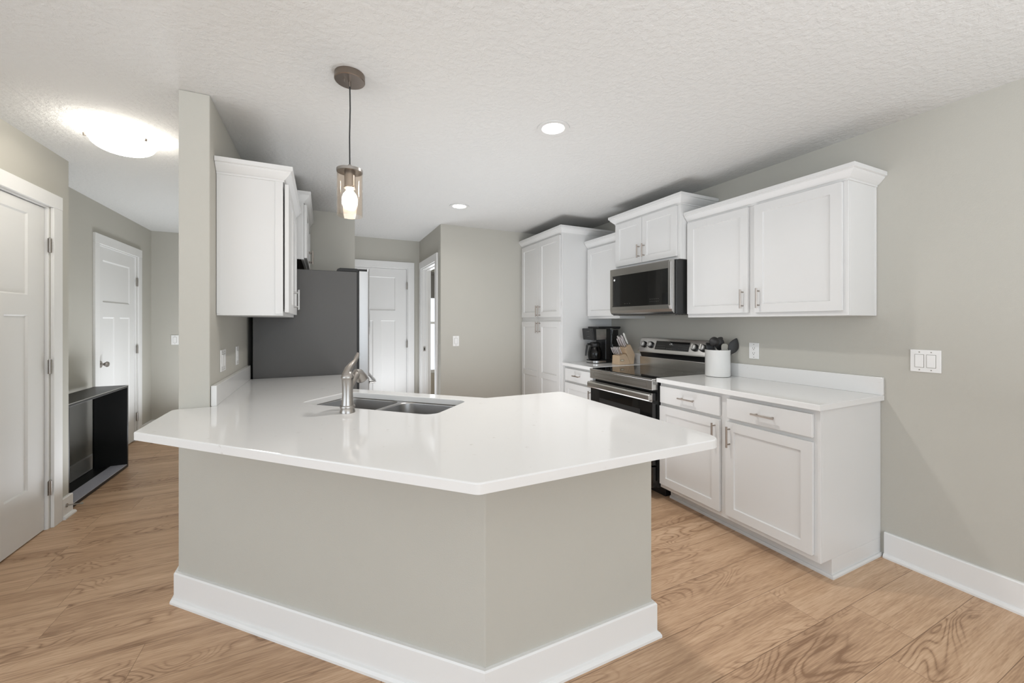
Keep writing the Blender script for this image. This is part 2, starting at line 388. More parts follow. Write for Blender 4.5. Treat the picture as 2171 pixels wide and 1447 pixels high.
def window(n, ax, pos, w, panes=2):
    u0, u1, z0, z1 = w; b = B(); g = B()
    def bx(bb, a, c, e, f_, d0, d1):
        if ax == 'y': bb.box(a, c, pos + d0, pos + d1, e, f_)
        else: bb.box(pos + d0, pos + d1, a, c, e, f_)
    for (a, c, e, f_) in ((u0, u0+.05, z0, z1), (u1-.05, u1, z0, z1), (u0+.05, u1-.05, z0, z0+.05), (u0+.05, u1-.05, z1-.05, z1), (u0+.05, u1-.05, (z0+z1)/2-.02, (z0+z1)/2+.02)): bx(b, a, c, e, f_, 0.03, 0.08)
    o = struct('window_%d' % n, b, 'trim'); bx(g, u0+.05, u1-.05, z0+.05, z1-.05, 0.052, 0.056); obj('window_pane', g, 'pane', o)
for i, w in enumerate(wb): window(i + 1, 'y', -4.12, w)
for i, w in enumerate(ws): window(i + 4, 'x', -4.12, w)
# side room seen through the open alcove doorway
wall_with_window('wall_side_room_back', 'y', 6.6, 0.12, 1.205, 3.0, [(1.50, 2.50, 0.48, 2.16)])
struct('wall_side_room_right', B().box(2.95, 3.07, YF + 0.12, 6.72, 0, CH), 'wall')
struct('wall_side_room_left', B().box(1.205, 1.325, 5.63, 6.6, 0, CH), 'wall')
window(7, 'y', 6.6, (1.50, 2.50, 0.48, 2.16))
bl = tag(obj('roller_blind', B().box(1.53, 2.47, 6.575, 6.585, 1.73, 2.13).cyl((1.53, 6.57, 2.14), (2.47, 6.57, 2.14), 0.022), mat('grey_blind', lin(120, 118, 114), 0.8)), 'grey roller blind half lowered on the window seen through the open doorway', 'blind')

# ------------------------------------------------------------------ baseboards
BB = [(0, 0), (0.030, 0), (0.030, 0.010), (0.024, 0.020), (0.016, 0.024), (0.016, 0.136), (0.012, 0.142), (0, 0.142)]
def baseboard(name, path, side=1, prof=BB): return struct(name, B().sweep(path, prof, side=side), 'trim')
baseboard('baseboard_right', [(XR, -4.0), (XR, 1.135)], side=-1)
baseboard('baseboard_peninsula', [(-0.622, 2.60), (-0.622, 2.40), (0.503, 1.275), (1.262, 1.275), (1.262, 1.40)], side=1)
baseboard('baseboard_far', [(2.225, YF), (1.205, YF), (1.205, 4.53)], side=-1)
baseboard('baseboard_hall', [(-1.885, 3.81), (-1.885, 4.895)], side=1)
baseboard('baseboard_hall_end', [(-1.885, 5.94), (-1.885, 6.26), (-0.622, 6.26)], side=1)
baseboard('baseboard_left', [(-1.59, 3.705), (-1.59, 3.81), (-1.885, 3.81)], side=1)
baseboard('baseboard_left_near', [(-1.59, 2.30), (-1.59, 2.64)], side=1)
baseboard('baseboard_alcove', [(1.135, 5.515), (1.205, 5.515), (1.205, 5.46)], side=1)

# ------------------------------------------------------------------ doors and casings
def panel_slab(b, put, u0, u1, z0, z1, t, panels, rec=0.010, bev=0.012):
    """slab with recessed panels; put(u, z, w) -> xyz ; face at w=t, back at 0"""
    us = sorted(set([u0, u1] + [p[0] for p in panels] + [p[1] for p in panels])); zs = sorted(set([z0, z1] + [p[2] for p in panels] + [p[3] for p in panels]))
    def quad(a, c, e, d, w1=t, w2=t, w3=t, w4=t): pass
    for i in range(len(us)-1):
        for j in range(len(zs)-1):
            cu, cz = (us[i]+us[i+1])/2, (zs[j]+zs[j+1])/2
            if any(p[0] < cu < p[1] and p[2] < cz < p[3] for p in panels): continue
            b.add([put(us[i], zs[j], t), put(us[i+1], zs[j], t), put(us[i+1], zs[j+1], t), put(us[i], zs[j+1], t)], [(0, 1, 2, 3)])
    for (a, c, e, f_) in panels:
        o = [(a, e), (c, e), (c, f_), (a, f_)]; k = bev
        q = [(a+k, e+k), (c-k, e+k), (c-k, f_-k), (a+k, f_-k)]
        V = [put(u, z, t) for u, z in o] + [put(u, z, t - rec) for u, z in q]
        b.add(V, [(0, 1, 5, 4), (1, 2, 6, 5), (2, 3, 7, 6), (3, 0, 4, 7), (4, 5, 6, 7)])
    c = [(u0, z0), (u1, z0), (u1, z1), (u0, z1)]
    V = [put(u, z, 0) for u, z in c] + [put(u, z, t) for u, z in c]
    b.add(V, [(3, 2, 1, 0), (0, 1, 5, 4), (1, 2, 6, 5), (2, 3, 7, 6), (3, 0, 4, 7)])
    return b
def merge(o):
    bm = bmesh.new(); bm.from_mesh(o.data); bmesh.ops.remove_doubles(bm, verts=bm.verts, dist=1e-5); bmesh.ops.recalc_face_normals(bm, faces=bm.faces); bm.to_mesh(o.data); bm.free()
def craft_panels(u0, u1, z0, z1, st, ztop0, ztop1, zl0, zl1, mul):
    m = (u0 + u1) / 2
    return [(u0+st, u1-st, ztop0, ztop1), (u0+st, m-mul/2, zl0, zl1), (m+mul/2, u1-st, zl0, zl1)]
def hinge(parent, p, ax):
    x, y, z = p; b = B().cyl((x, y, z-.045), (x, y, z+.045), 0.0085, 12)
    for k in (-0.018, 0.0, 0.018): b.cyl((x, y, z+k-.0012), (x, y, z+k+.0012), 0.0095, 10)
    if ax == 'x': b.box(x-.006, x-.003, y-.004, y+.012, z-.044, z+.044).box(x-.006, x-.003, y-.014, y+.004, z-.044, z+.044)
    else: b.box(x-.016, x+.016, y+.001, y+.004, z-.044, z+.044)
    b.cyl((x, y, z+.045), (x, y, z+.052), 0.004, 8)
    return obj('hinge', b, 'nickel', parent, smooth=True)
# door 1 in the left wall, face towards +X at X=-1.59
d1 = B(); panel_slab(d1, lambda u, z, w: (-1.640 + w, u, z), 2.765, 3.575, 0.008, 2.055, 0.035, craft_panels(2.765, 3.575, 0, 2.05, 0.155, 1.492, 1.985, 0.312, 1.372, 0.10), rec=0.009, bev=0.008)
door1 = struct('door_1', d1, 'door'); merge(door1)
for z in (1.82, 1.042, 0.264): hinge(door1, (-1.583, 3.586, z), 'x')
cas = B().box(-1.59, -1.572, 3.60+.005, 3.70, 0, 2.07).box(-1.59, -1.572, 2.645, 2.74, 0, 2.07).box(-1.59, -1.571, 2.645, 3.70, 2.07, 2.158)
cas.box(-1.885, -1.59, D1b - .018, D1b, 0, 2.075).box(-1.885, -1.59, D1a, D1a + .018, 0, 2.075).box(-1.885, -1.59, D1a + .018, D1b - .018, 2.060, 2.075)
cas.box(-1.66, -1.642, D1b-.03, D1b-.018, 0, 2.06).box(-1.66, -1.642, D1a+.018, D1b-.018, 2.048, 2.06)
struct('trim_1', cas, 'trim', bevel=0.002)
# door 2 in the hall left wall
d2 = B(); panel_slab(d2, lambda u, z, w: (-1.935 + w, u, z), 5.003, 5.827, 0.010, 2.045, 0.035, craft_panels(5.003, 5.827, 0, 2.05, 0.118, 1.52, 1.925, 0.25, 1.378, 0.115), rec=0.008, bev=0.014)
door2 = struct('door_2', d2, 'door'); merge(door2)
for z in (1.776, 1.026, 0.271): hinge(door2, (-1.879, 5.836, z), 'x')
kb = B(); 
for (x, r) in (): pass
kb.cyl((-1.900, 5.065, 0.93), (-1.892, 5.065, 0.93), 0.032, 24)
kb.tube([(-1.892, 5.065, 0.93), (-1.872, 5.065, 0.93), (-1.862, 5.065, .93), (-1.850, 5.065, .93), (-1.838, 5.065, .93), (-1.832, 5.065, .93)], [0.011, 0.011, 0.020, 0.027, 0.022, 0.006], 20)
obj('door_knob', kb, 'nickel', door2, smooth=True)
cas = B().box(-1.885, -1.867, 5.85, 5.938, 0, 2.06).box(-1.885, -1.867, 4.898, 4.98, 0, 2.06).box(-1.885, -1.866, 4.898, 5.938, 2.06, 2.148)
cas.box(-2.0, -1.885, D2b-.016, D2b, 0, 2.06).box(-2.0, -1.885, D2a, D2a+.016, 0, 2.06).box(-2.0, -1.885, D2a+.016, D2b-.016, 2.047, 2.06)
struct('trim_2', cas, 'trim', bevel=0.002)
# door 3 at the back of the alcove
d3 = B(); panel_slab(d3, lambda u, z, w: (u, 5.563 - w, z), 0.268, 1.030, 0.010, 2.045, 0.035, craft_panels(0.268, 1.030, 0, 2.05, 0.148, 1.486, 1.932, 0.25, 1.352, 0.10), rec=0.008, bev=0.008)
door3 = struct('door_3', d3, 'door'); merge(door3)
for z in (1.82, 1.03, 0.27): hinge(door3, (1.035, 5.508, z), 'y')
cas = B().box(1.045, 1.132, 5.497, 5.515, 0, 2.06).box(0.168, 0.255, 5.497, 5.515, 0, 2.06).box(0.168, 1.132, 5.496, 5.515, 2.06, 2.140)
cas.box(DB1-.012, DB1, 5.515, 5.63, 0, 2.06).box(DB0, DB0+.012, 5.515, 5.63, 0, 2.06).box(DB0+.012, DB1-.012, 5.515, 5.63, 2.048, 2.06)
struct('trim_3', cas, 'trim', bevel=0.002)
# cased opening in the alcove right wall
cas = B().box(1.187, 1.205, 4.535, 4.625, 0, 2.045).box(1.187, 1.205, 5.365, 5.455, 0, 2.045).box(1.186, 1.205, 4.535, 5.455, 2.045, 2.135)
cas.box(1.205, 1.325, 4.62, 4.636, 0, 2.045).box(1.205, 1.325, 5.354, 5.37, 0, 2.045).box(1.205, 1.325, 4.636, 5.354, 2.03, 2.045)
cas.box(1.255, 1.29, 5.343, 5.354, 0, 2.03).box(1.255, 1.29, 4.636, 5.354, 2.019, 2.03)
tr4 = struct('trim_4', cas, 'trim', bevel=0.002)
obj('strike_plate', B().box(1.222, 1.250, 5.350, 5.354, 0.94, 1.0), 'nickel', tr4)
obj('strike_hole', B().box(1.230, 1.243, 5.3485, 5.350, 0.955, 0.985), 'blackmatte', tr4)

# ------------------------------------------------------------------ wall plates
def plate(name, label, face, c, rockers=1, kind='switch', group=None):
    """face: 'x-' wall facing -X, 'x+' facing +X, 'y-' facing -Y"""
    w = 0.074 + 0.046 * (rockers - 1); h = 0.118
    t = thing(name, c, label, kind, group)
    def put(u, d, z):
        if face == 'x-': return (c[0] - d, c[1] + u, c[2] + z)
        if face == 'x+': return (c[0] + d, c[1] + u, c[2] + z)
        return (c[0] + u, c[1] - d, c[2] + z)
    def bx(b, u0, u1, d0, d1, z0, z1):
        p, q = put(u0, d0, z0), put(u1, d1, z1); b.box(p[0], q[0], p[1], q[1], p[2], q[2]); return b
    obj('plate', bx(B(), -w/2, w/2, 0.0005, 0.006, -h/2, h/2), 'plastic', t, bevel=0.002)
    for k in range(rockers):
        u = (k - (rockers-1)/2) * 0.046
        if kind == 'switch':
            b = bx(B(), u-.0165, u+.0165, 0.006, 0.0095, -.033, .033); obj('rocker', b, 'plastic', t, bevel=0.001)
            obj('rocker_gap', bx(B(), u-.0185, u+.0185, 0.0055, 0.0062, -.035, .035), 'greysil', t)
        else:
            f_ = obj('socket_face', bx(bx(B(), u-.0165, u+.0165, 0.006, 0.008, .004, .032), u-.0165, u+.0165, 0.006, 0.008, -.032, -.004), 'plastic', t, bevel=0.003)
            s = B()
            for zc in (0.018, -0.018):
                bx(s, u-.008, u-.0055, 0.008, 0.0085, zc-.002, zc+.008); bx(s, u+.0055, u+.008, 0.008, 0.0085, zc-.002, zc+.006); bx(s, u-.0025, u+.0025, 0.008, 0.0085, zc-.011, zc-.006)
            obj('socket_slots', s, 'inkdark', t)
        for zc in (0.047, -0.047):
            p = put(u, 0.006, zc); q = put(u, 0.0072, zc); obj('screw', B().cyl(p, q, 0.003, 10), 'greysil', t)
    return t
plate('light_switch', 'white double rocker light switch on the right wall beside the cabinets', 'x-', (XR, 0.967, 1.122), 2)
plate('power_outlet', 'white duplex power outlet on the wall right of the utensil crock', 'x-', (XR, 1.895, 1.117), 1, 'outlet')
plate('light_switch', 'white single light switch on the far wall left of the pantry cabinet', 'y-', (1.384, YF, 1.113), 1)
plate('light_switch', 'white single light switch at the end of the hallway', 'y-', (-1.655, 6.26, 1.11), 1)
plate('light_switch', 'white double light switch above the counter on the left kitchen wall', 'x+', (XWL, 2.67, 1.118), 2)
plate('light_switch', 'narrow white single light switch nearer the fridge on the left kitchen wall', 'x+', (XWL, 3.07, 1.115), 1)

# ------------------------------------------------------------------ cabinet kit
class Plane:
    """cabinet front plane: outward dir sx along X (for run along Y)"""
    def __init__(s, x, sx): s.x = x; s.sx = sx
    def put(s, u, z, w): return (s.x + s.sx * w, u, z)
    def box(s, b, u0, u1, z0, z1, w0, w1):
        p, q = s.put(u0, z0, w0), s.put(u1, z1, w1); return b.box(p[0], q[0], p[1], q[1], p[2], q[2])
DT = 0.020
def shaker(parent, P, u0, u1, z0, z1, name='door', st=0.055, w0=0.001, mid=None):
    b = B()
    pn = [(u0+st, u1-st, z0+st, z1-st)] if mid is None else [(u0+st, u1-st, z0+st, mid-st/2), (u0+st, u1-st, mid+st/2, z1-st)]
    panel_slab(b, lambda u, z, w: P.put(u, z, w0 + w), u0, u1, z0, z1, DT, pn, rec=0.009, bev=0.0035)
    o = obj(name, b, 'white', parent); merge(o)
    md = o.modifiers.new('bevel', 'BEVEL'); md.width = 0.0025; md.segments = 2; md.limit_method = 'ANGLE'; md.angle_limit = radians(75)
    return o
def slab(parent, P, u0, u1, z0, z1):
    b = B(); P.box(b, u0, u1, z0, z1, 0.001, DT + 0.001)
    return obj('drawer', b, 'white', parent, bevel=0.004, segs=2)
def pull(parent, P, u, z, vertical=True, L=0.128, w=DT + 0.001, m='pull'):
    b = B(); r = 0.0058; out = w + 0.031; h = L/2; ps = L * 0.36
    if vertical:
        b.cyl(P.put(u, z-h, out), P.put(u, z+h, out), r, 12)
        for s in (-1, 1): b.cyl(P.put(u, z+s*ps, w), P.put(u, z+s*ps, out), 0.0045, 10)
    else:
        b.cyl(P.put(u-h, z, out), P.put(u+h, z, out), r, 12)
        for s in (-1, 1): b.cyl(P.put(u+s*ps, z, w), P.put(u+s*ps, z, out), 0.0045, 10)
    return obj('handle', b, m, parent, smooth=True)
CR = [(0, 0), (0.006, 0), (0.006, 0.010), (0.012, 0.014), (0.022, 0.024), (0.036, 0.040), (0.040, 0.046), (0.040, 0.050), (0.050, 0.054), (0.050, 0.076), (0, 0.076)]
def crown(parent, path, z, side=1, h=0.076, name='crown_moulding'):
    pr = [(o, z + zz * h / 0.076) for o, zz in CR]
    return obj(name, B().sweep(path, pr, side=side), 'white', parent)
XW = XR - 0.002

# --- upper cabinet right (two doors)
U1 = thing('wall_cabinet', (XW, 1.175, 1.365), 'large white two-door wall cabinet above the right counter, nearest the double switch', 'cabinet')
PF = Plane(2.588, -1)
b = B().box(2.606, XW, 1.175, 2.232, 1.365, 2.125)
PF.box(b, 1.175, 2.232, 1.365, 2.125, -0.018, 0)
b.box(XR-.02, XW, 1.172, 1.176, 1.365, 2.11)
obj('carcass', b, 'white', U1, bevel=0.002)
d = shaker(U1, PF, 1.198, 1.688, 1.392, 2.098); pull(d, PF, 1.655, 1.485)
d = shaker(U1, PF, 1.732, 2.222, 1.392, 2.098); pull(d, PF, 1.765, 1.485)
crown(U1, [(XW, 1.175), (2.588, 1.175), (2.588, 2.232)], 2.103, side=-1)
# --- cabinet above microwave
U2 = thing('wall_cabinet', (XW, 2.234, 1.822), 'short white two-door wall cabinet above the microwave, set higher and deeper than its neighbours', 'cabinet')
PM = Plane(2.512, -1)
b = B().box(2.530, XW, 2.236, 2.996, 1.822, 2.262); PM.box(b, 2.236, 2.996, 1.822, 2.262, -0.018, 0)
obj('carcass', b, 'white', U2, bevel=0.002)
d = shaker(U2, PM, 2.262, 2.628, 1.846, 2.240, st=0.052); pull(d, PM, 2.600, 1.945, L=0.115)
d = shaker(U2, PM, 2.632, 2.975, 1.846, 2.240, st=0.052); pull(d, PM, 2.660, 1.945, L=0.115)
crown(U2, [(XW, 2.236), (2.512, 2.236), (2.512, 2.996), (XW, 2.996)], 2.246, side=-1, h=0.078)
# --- corner upper left of microwave
U3 = thing('wall_cabinet', (XW, 2.999, 1.365), 'white single-door wall cabinet between the microwave and the tall pantry, above the coffee maker', 'cabinet')
PC = Plane(2.562, -1)
b = B().box(2.58, XW, 2.999, 3.502, 1.365, 2.125); PC.box(b, 2.999, 3.502, 1.365, 2.125, -0.018, 0)
obj('carcass', b, 'white', U3, bevel=0.002)
d = shaker(U3, PC, 3.02, 3.482, 1.392, 2.098); pull(d, PC, 3.05, 1.485)
crown(U3, [(2.562, 2.999), (2.562, 3.500)], 2.106, side=-1)
# --- tall pantry
PA = thing('pantry_cabinet', (XW, 3.505, 0), 'tall white four-door pantry cabinet in the far right corner', 'cabinet')
PP = Plane(2.240, -1)
b = B().box(2.258, XW, 3.505, YF-.002, 0.10, 2.262).box(2.33, XW, 3.515, YF-.012, 0, 0.10); PP.box(b, 3.505, YF-.002, 0.10, 2.262, -0.018, 0)
obj('carcass', b, 'white', PA, bevel=0.002)
for (u0, u1, hu) in ((3.525, 3.957, 3.930), (3.961, 4.395, 3.988)):
    d = shaker(PA, PP, u0, u1, 1.386, 2.238, st=0.058); pull(d, PP, hu, 1.455)
    d = shaker(PA, PP, u0, u1, 0.13, 1.335, st=0.058, mid=0.735); pull(d, PP, hu, 1.27)
crown(PA, [(XW, 3.505), (2.240, 3.505), (2.240, YF-.002)], 2.246, side=-1, h=0.078)

# --- base cabinet right
BR = thing('base_cabinet', (XW, 1.155, 0), 'white base cabinet with two drawers over two doors, under the right counter beside the range', 'cabinet')
PB = Plane(2.282, -1)
b = B().box(2.300, XW, 1.155, 2.215, 0.10, 0.883).box(2.385, XW, 1.155, 2.215, 0, 0.10); PB.box(b, 1.155, 2.215, 0.10, 0.883, -0.018, 0)
obj('carcass', b, 'white', BR, bevel=0.002)
obj('toe_trim', B().sweep([(XW, 1.155), (2.385, 1.155), (2.385, 2.215)], [(0, 0), (0.011, 0), (0.011, 0.010), (0.006, 0.018), (0, 0.018)], side=-1), 'white', BR)
d = slab(BR, PB, 1.183, 1.662, 0.735, 0.858); pull(d, PB, 1.425, 0.797, False)
d = slab(BR, PB, 1.712, 2.203, 0.735, 0.858); pull(d, PB, 1.952, 0.797, False)
d = shaker(BR, PB, 1.183, 1.670, 0.133, 0.712); pull(d, PB, 1.640, 0.625)
d = shaker(BR, PB, 1.712, 2.205, 0.133, 0.712); pull(d, PB, 1.742, 0.625)
# --- base cabinet left of the range
BL = thing('base_cabinet', (XW, 2.992, 0), 'narrow white base cabinet with one drawer over a door, between the range and the pantry', 'cabinet')
b = B().box(2.300, XW, 2.992, 3.503, 0.10, 0.883).box(2.385, XW, 2.992, 3.503, 0, 0.10); PB.box(b, 2.992, 3.503, 0.10, 0.883, -0.018, 0)
obj('carcass', b, 'white', BL, bevel=0.002)
d = slab(BL, PB, 3.015, 3.488, 0.735, 0.858); pull(d, PB, 3.26, 0.797, False, L=0.11)
d = shaker(BL, PB, 3.015, 3.488, 0.133, 0.712); pull(d, PB, 3.045, 0.625)
# --- counters on the right wall
CT = 0.914
def counter_slab(name, label, poly, holes=(), splash=None, rs=0):
    p = fillet(poly, rs) if rs else poly
    t = thing(name, (poly[0][0], poly[0][1], CT - .03), label, 'countertop')
    obj('slab', B().prism(p, CT - .03, CT, holes, inset=0.004), 'counter', t)
    for s in (splash or []): obj('backsplash', B().box(*s), 'counter', t, bevel=0.002)
    return t
counter_slab('countertop', 'short white quartz countertop with upstand right of the range, under the utensil crock', [(2.242, 1.138), (XW, 1.138), (XW, 2.218), (2.242, 2.218)], splash=[(XR-.022, XW, 1.138, 2.218, CT, CT+.10)])
counter_slab('countertop', 'small white quartz countertop between range and pantry, under the coffee maker and knife block', [(2.242, 2.990), (XW, 2.990), (XW, 3.503), (2.242, 3.503)], splash=[(XR-.022, XW, 2.99, 3.503, CT, CT+.10)])

# ------------------------------------------------------------------ peninsula
struct('wall_peninsula', B().prism([(-0.622, 2.40), (0.503, 1.275), (1.262, 1.275), (1.262, 1.395), (0.553, 1.395), (-0.452, 2.40)], 0, 0.884), 'wall', bevel=0.004)
a45 = 1 / sqrt(2)
def st(s_, t_): return ((s_ + t_) / 2, (s_ - t_) / 2)      # s = x+y, t = x-y
S0, S1, T0, T1 = 2.205, 2.700, -2.425, -1.315
def rrect(s0, s1, t0, t1, r): return fillet([st(s0, t0), st(s0, t1), st(s1, t1), st(s1, t0)], r, 8)
hole = rrect(S0, S1, T0, T1, 0.055)
outer = fillet([(-0.645, 1.970), (0.360, 0.960), (1.292, 0.960), (1.292, 2.032), (0.808, 2.032), (0.140, 2.700), (0.140, 3.432), (-0.498, 3.432), (-0.498, 2.398), (-0.645, 2.398)],
               [0.014, 0.03, 0.055, 0.03, 0.01, 0.02, 0, 0, 0, 0.03], 8)
pen = thing('countertop', (0.36, 0.96, CT - .03), 'large angled white quartz peninsula countertop holding the sink and faucet', 'countertop')
obj('slab', B().prism(outer, CT - .03, CT, [hole], inset=0.004), 'counter', pen)
obj('backsplash', B().box(-0.498, -0.474, 2.408, 3.432, CT, CT + .10), 'counter', pen, bevel=0.002)
# kitchen-side fronts below (seen only from the sides)
pc = thing('base_cabinet', (0.6, 1.9, 0), 'white base cabinets under the angled peninsula counter facing the range', 'cabinet')
fr = [(1.262, 1.395), (1.262, 1.995), (0.793, 1.995), (0.103, 2.685), (0.103, 3.425)]
b = B().sweep(fr, [(0, 0.10), (0.018, 0.10), (0.018, 0.883), (0, 0.883)], side=-1); b.sweep([(1.262, 1.395), (1.262, 1.935), (0.768, 1.935), (0.043, 2.66), (0.043, 3.425)], [(0, 0), (0.016, 0), (0.016, 0.10), (0, 0.10)], side=-1)
obj('carcass', b, 'white', pc)
lp = B(); panel_slab(lp, lambda u, z, w: (u, 1.996 + w, z), 0.83, 1.235, 0.13, 0.86, DT, [(0.885, 1.18, 0.185, 0.805)], bev=0.004); obj('door', lp, 'white', pc)
for k in range(2):
    lp = B(); L0 = 0.05 + k * 0.44
    panel_slab(lp, lambda u, z, w: (0.793 - (u) * a45 + w * a45 + 0.002, 1.995 + u * a45 + w * a45 + 0.002, z), L0, L0 + 0.42, 0.13, 0.86, DT, [(L0 + .055, L0 + .365, 0.185, 0.805)], bev=0.004); obj('door', lp, 'white', pc)
lp = B(); panel_slab(lp, lambda u, z, w: (0.104 + w, u, z), 2.76, 3.40, 0.13, 0.86, DT, [(2.815, 3.345, 0.185, 0.805)], bev=0.004); obj('door', lp, 'white', pc)

# ------------------------------------------------------------------ sink
sk = thing('kitchen_sink', (st((S0+S1)/2, (T0+T1)/2)[0], st((S0+S1)/2, (T0+T1)/2)[1], CT - .03), 'undermount stainless double-bowl sink set in the peninsula countertop', 'sink')
TD = -1.875
zt = CT - 0.0305
bowls = [(S0 - .004, S1 + .004, T0 - .004, TD - .012), (S0 - .004, S1 + .004, TD + .012, T1 + .004)]
rim = B().prism(rrect(S0 - .06, S1 + .06, T0 - .06, T1 + .06, 0.08), zt - 0.003, zt - 0.0005, [rrect(*q, 0.085 / sqrt(2) * 1.2) for q in bowls])
obj('rim', rim, 'sinksteel', sk)
for q in bowls:
    rings = []
    for (ins, z, r) in ((0, zt - .0005, .072), (0.002, zt-.010, .072), (0.008, zt-.14, .068), (0.02, zt-.172, .06), (0.05, zt-.186, .045), (0.10, zt-.190, .03)):
        rings.append([(x, y, z) for x, y in rrect(q[0]+ins, q[1]-ins, q[2]+ins, q[3]-ins, r)])
    n = len(rings[0]); bw = B()
    bw.v = [v for r in rings for v in r]
    bw.f = [(i*n+k, i*n+(k+1) % n, (i+1)*n+(k+1) % n, (i+1)*n+k) for i in range(len(rings)-1) for k in range(n)] + [tuple((len(rings)-1)*n + k for k in range(n))]
    o = obj('basin', bw, 'sinksteel', sk, smooth=True)
    sd = o.modifiers.new('solid', 'SOLIDIFY'); sd.thickness = 0.0015; sd.offset = 1
    c = st((q[0]+q[1])/2, (q[2]+q[3])/2)
    obj('drain', B().lathe([(0.045, zt-.1885), (0.042, zt-.1870), (0.030, zt-.1885), (0.012, zt-.1885), (0.0001, zt-.187)], c[0], c[1], 24), 'steel', sk, smooth=True)
# faucet
fx, fy = 0.103, 1.978
fa = thing('kitchen_faucet', (fx, fy, CT), 'brushed nickel single-lever faucet standing behind the sink on the peninsula', 'faucet')
obj('base_ring', B().lathe([(0.0335, CT+.0002), (0.0335, CT+.005), (0.030, CT+.016), (0.0285, CT+.020), (0.0325, CT+.022), (0.0335, CT+.028), (0.031, CT+.033), (0.027, CT+.034)], fx, fy, 32, cap0=True, cap1=True), 'nickel', fa, smooth=True)
obj('body', B().lathe([(0.027, CT+.034), (0.0245, CT+.055), (0.0232, CT+.085), (0.0235, CT+.120), (0.0255, CT+.150), (0.027, CT+.1560), (0.0285, CT+.158), (0.0285, CT+.163), (0.026, CT+.170), (0.021, CT+.184), (0.012, CT+.192), (0.001, CT+.194)], fx, fy, 32, cap0=True), 'nickel', fa, smooth=True)
def alongs(d, z, side=0): return (fx + d * a45 + side * a45, fy + d * a45 - side * a45, CT + z)
sp = B().tube([alongs(0.0, .085), alongs(.016, .120), alongs(.036, .150), alongs(.055, .168), alongs(.070, .172)], [0.014, 0.017, 0.018, 0.018, 0.018], 18)
sp.tube([alongs(.050, .180), alongs(.074, .170), alongs(.090, .152), alongs(.0975, .139)], [0.014, 0.0225, 0.026, 0.0275], 20)
obj('spout', sp, 'nickel', fa, smooth=True)
lv = B().tube([alongs(-.012, .172), alongs(.004, .198), alongs(.026, .218), alongs(.048, .232), alongs(.062, .252), alongs(.070, .268)], [0.018, 0.017, 0.0125, 0.010, 0.0105, 0.006], 14)
obj('lever', lv, 'nickel', fa, smooth=True)
obj('spray_face', B().cyl(alongs(.0978, .1385), alongs(.0988, .1370), 0.024, 20), 'black', fa)

# ------------------------------------------------------------------ left upper cabinets
XL = XWL + 0.002
L1 = thing('wall_cabinet', (XL, 2.526, 1.364), 'white wall cabinet on the left wall beside the column, its blank side facing the camera', 'cabinet')
PL1 = Plane(-0.198, 1)
b = B().box(XL, -0.217, 2.526, 3.425, 1.364, 2.125); PL1.box(b, 2.526, 3.425, 1.364, 2.125, -0.019, 0)
b.box(XL, XL+.016, 2.522, 2.526, 1.372, 2.10).box(-0.236, -0.198, 2.522, 2.526, 1.372, 2.10)
obj('carcass', b, 'white', L1, bevel=0.0015)
for i, (u0, u1, hu) in enumerate(((2.532, 2.972, 2.940), (2.980, 3.412, 3.012))):
    d = shaker(L1, PL1, u0, u1, 1.382, 2.092, w0=0.007 if i == 0 else 0.002); pull(d, PL1, hu, 1.475, w=DT + (0.007 if i == 0 else 0.002), m='steel')
crown(L1, [(XL, 2.526), (-0.198, 2.526), (-0.198, 3.425)], 2.098, side=1)
L2 = thing('wall_cabinet', (XL, 3.45, 1.812), 'white short wall cabinet over the fridge with an underside darkened for shade', 'cabinet')
PL2 = Plane(-0.132, 1)
b = B().box(XL, -0.151, 3.452, 4.400, 1.820, 2.262); PL2.box(b, 3.452, 4.400, 1.812, 2.262, -0.019, 0)
b.box(XL, -0.151, 3.452, 3.468, 1.812, 1.82)
obj('carcass', b, 'white', L2, bevel=0.0015)
obj('underside', B().box(XL, -0.153, 3.470, 4.398, 1.814, 1.819), mat('underside_in_shade', lin(58, 50, 42), 0.7), L2)  # shadow under the cabinet put into the board's dark colour
for (u0, u1, hu) in ((3.466, 3.918, 3.885), (3.924, 4.385, 3.955)):
    d = shaker(L2, PL2, u0, u1, 1.825, 2.236, st=0.052); pull(d, PL2, hu, 1.895, L=0.115)
crown(L2, [(XL, 3.452), (-0.132, 3.452), (-0.132, 4.400)], 2.246, side=1, h=0.076)

# ------------------------------------------------------------------ fridge
FR = thing('refrigerator', (-0.465, 3.455, 0), 'stainless french-door refrigerator with dark grey side beyond the peninsula counter', 'refrigerator')
F0, F1 = 3.455, 4.365
obj('body', B().box(-0.465, 0.250, F0, F1, 0.02, 1.735), 'fridgeside', FR, bevel=0.004)
obj('gasket', B().box(0.250, 0.266, F0+.006, F1-.006, 0.06, 1.735), 'blackmatte', FR)
hc = B()
pts = [(0.098, 1.7355), (0.262, 1.7355), (0.262, 1.758), (0.250, 1.762), (0.125, 1.762), (0.105, 1.752)]
for (ya, yb) in ((F0 + .004, F0 + .09), (F1 - .09, F1 - .004)):
    hc.add([(x, ya, z) for x, z in pts] + [(x, yb, z) for x, z in pts], [tuple(range(6)), tuple(range(6, 12))[::-1]] + [(i, (i+1) % 6, 6 + (i+1) % 6, 6 + i) for i in range(6)])
    hc.box(0.262, 0.322, ya + .002, yb, 1.742, 1.760)
    obj('hinge_cover', hc, 'blackmatte', FR, bevel=0.002); hc = B()
YM = (F0 + F1) / 2
